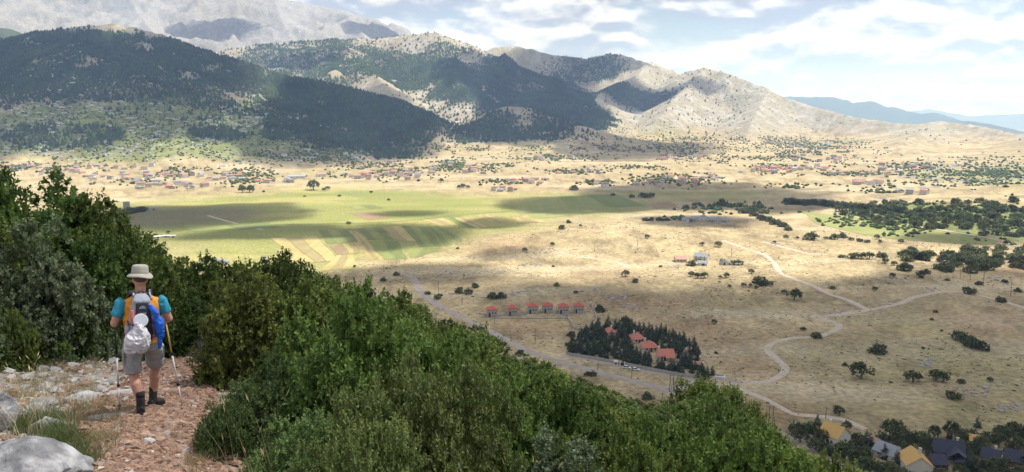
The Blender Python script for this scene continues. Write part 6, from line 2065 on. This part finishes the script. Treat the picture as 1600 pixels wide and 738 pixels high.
# white carrier bag tied to the pack
bag = to_world(empty('carrier_bag', HP, 0, 'crumpled white plastic bag hanging from the backpack', 'bag'))
link('pouch', crumple(remesh('pouch', [loft([((-.065, -.395, 1.150), .030, .028), ((-.070, -.40, 1.10), .075, .055), ((-.085, -.405, 1.03), .115, .080), ((-.092, -.405, .95), .138, .095), ((-.098, -.40, .89), .135, .092), ((-.105, -.395, .85), .095, .065), ((-.105, -.39, .835), .05, .04)], 28, 2.3)], .009, 1),   .075, .085, 21), bag, M_bag)
part('knot', [tube([(-.062, -.385, 1.145), (-.058, -.36, 1.19), (-.05, -.325, 1.215)], [.026, .016, .008], 8), tube([(-.06, -.385, 1.15), (-.10, -.40, 1.185)], [.014, .022], 7)], M_bag, bag, True)
# round white lid
lid = to_world(empty('plastic_tub', HP, 0, 'round white lidded tub strapped on the back of the pack', 'tub'))
_ax = Vector((-.02, -.97, .24)).normalized(); _c = Vector((-.045, -.375, 1.205))
part('tub', [tube([_c + _ax * -.055, _c + _ax * .005], [.066, .072], 28)], M_lid, lid, True).data.polygons.foreach_set('use_smooth', [False] * 30)
part('lid', [tube([_c + _ax * .006, _c + _ax * .020, _c + _ax * .023], [.079, .079, .072], 32)], M_lid, lid)
part('rim', [tube([_c + _ax * -.004, _c + _ax * .0055], [.083, .083], 32)], M_strap, lid)
# blue jacket
jacket = to_world(empty('jacket', HP, 0, 'bright blue rolled jacket hanging down the right of the pack', 'jacket'))
link('bundle', crumple(remesh('bundle', [tube([(.075, -.285, 1.36), (.110, -.315, 1.30), (.140, -.335, 1.20), (.165, -.335, 1.08), (.178, -.325, .98), (.175, -.315, .93)], [.020, .038, .046, .046, .042, .025], 16), tube([(.12, -.33, 1.28), (.175, -.30, 1.15), (.185, -.29, 1.0)], [.025, .032, .028], 12)], .009, 1), .045, .08, 31), jacket, M_blue)
link('sleeve', crumple(remesh('sleeve', [tube([(.165, -.335, 1.0), (.158, -.35, .91), (.150, -.35, .84)], [.032, .027, .016], 10)], .008, 1), .016, .05, 33), jacket, M_blue)


for e in (pack, bag, lid, jacket):
    e.location = (HP[0], HP[1], HP[2] + .065)
for c in pack.children:
    if c.name.split('.')[0] in ('shoulder_strap', 'strap_webbing', 'hip_belt'):
        c.location = (0, 0, -.05)

# trekking poles
M_alu = surf_mat('brushed_aluminium', (.66, .66, .67), rough=.35, var=.05, scale=10, metallic=.15)
M_gold = surf_mat('yellow_shaft_paint', (.55, .38, .10), rough=.4, var=.06, scale=10)
M_grip = surf_mat('black_foam_grip', (.02, .02, .02), rough=.9, var=.1, scale=30)


def trekking_pole(top, tip, label, upper):
    e = to_world(empty('trekking_pole', HP, 0, label, 'trekking pole', 'pair of trekking poles'))
    a, b = Vector(top), Vector(tip); d = (b - a).normalized(); ln = (b - a).length
    at_ = lambda t: a + d * t
    part('grip', [tube([at_(-.075), at_(-.06), at_(-.03), at_(.04), at_(.09)], [.012, .019, .0165, .0165, .013], 12)], M_grip, e, True)
    part('wrist_strap', [tube([at_(-.05), at_(-.02) + Vector((0, -.05, -.04)), at_(.05) + Vector((0, -.06, -.02)), at_(-.04)], [.006] * 4, 5)], M_grip, e, True)
    part('upper_shaft', [tube([at_(.09), at_(ln * .40)], [.0095, .0095], 10)], upper, e, True)
    part('middle_shaft', [tube([at_(ln * .40), at_(ln * .72)], [.0098, .0098], 10)], M_alu, e, True)
    part('lower_shaft', [tube([at_(ln * .72), at_(ln - .05)], [.009, .008], 10)], M_alu, e, True)
    for t in (ln * .40, ln * .72):
        part('clamp', [tube([at_(t - .022), at_(t + .022)], [.0145, .0145], 10), tube([at_(t) + Vector((.012, 0, 0)), at_(t + .01) + Vector((.026, 0, 0))], [.009, .006], 6)], M_grip, e, True)
    part('basket', [tube([at_(ln - .075), at_(ln - .068)], [.024, .026], 14)], M_grip, e, True)
    part('tip', [tube([at_(ln - .06), at_(ln - .02), at_(ln)], [.0085, .006, .003], 8)], M_grip, e, True)


trekking_pole((wrL[0], wrL[1] + .085, wrL[2] + .05), (-.262, .20, lg(-.262, .20) - .02), 'silver trekking pole planted upright in the walker\'s left hand', M_grip)
trekking_pole((wrR[0], wrR[1] + .085, wrR[2] + .05), (.47, .24, lg(.47, .24) - .02), 'silver and yellow trekking pole slanting outward from the walker\'s right hand', M_gold)

# ------------------------------------------------------------------ labels that count along a row
ORD = lambda n: {1: 'first', 2: 'second', 3: 'third', 4: 'fourth', 5: 'fifth', 6: 'sixth', 7: 'seventh', 8: 'eighth', 9: 'ninth', 10: 'tenth'}.get(n, f'{n}th' if n % 10 > 3 or n % 10 == 0 or 10 < n % 100 < 14 else f'{n}' + {1: 'st', 2: 'nd', 3: 'rd'}[n % 10])
_rows = {}
for o, what, where, px in REG:
    if True:
        _rows.setdefault((what, where), []).append((px, o))
for (what, where), lst in _rows.items():
    lst.sort(key=lambda q: q[0])
    for k, (px, o) in enumerate(lst):
        o['label'] = f'{what} {where}' + ('' if len(lst) == 1 else f', {ORD(k + 1)} from left')
        if 'group' not in o and len(lst) > 2:
            o['group'] = what + 's ' + where
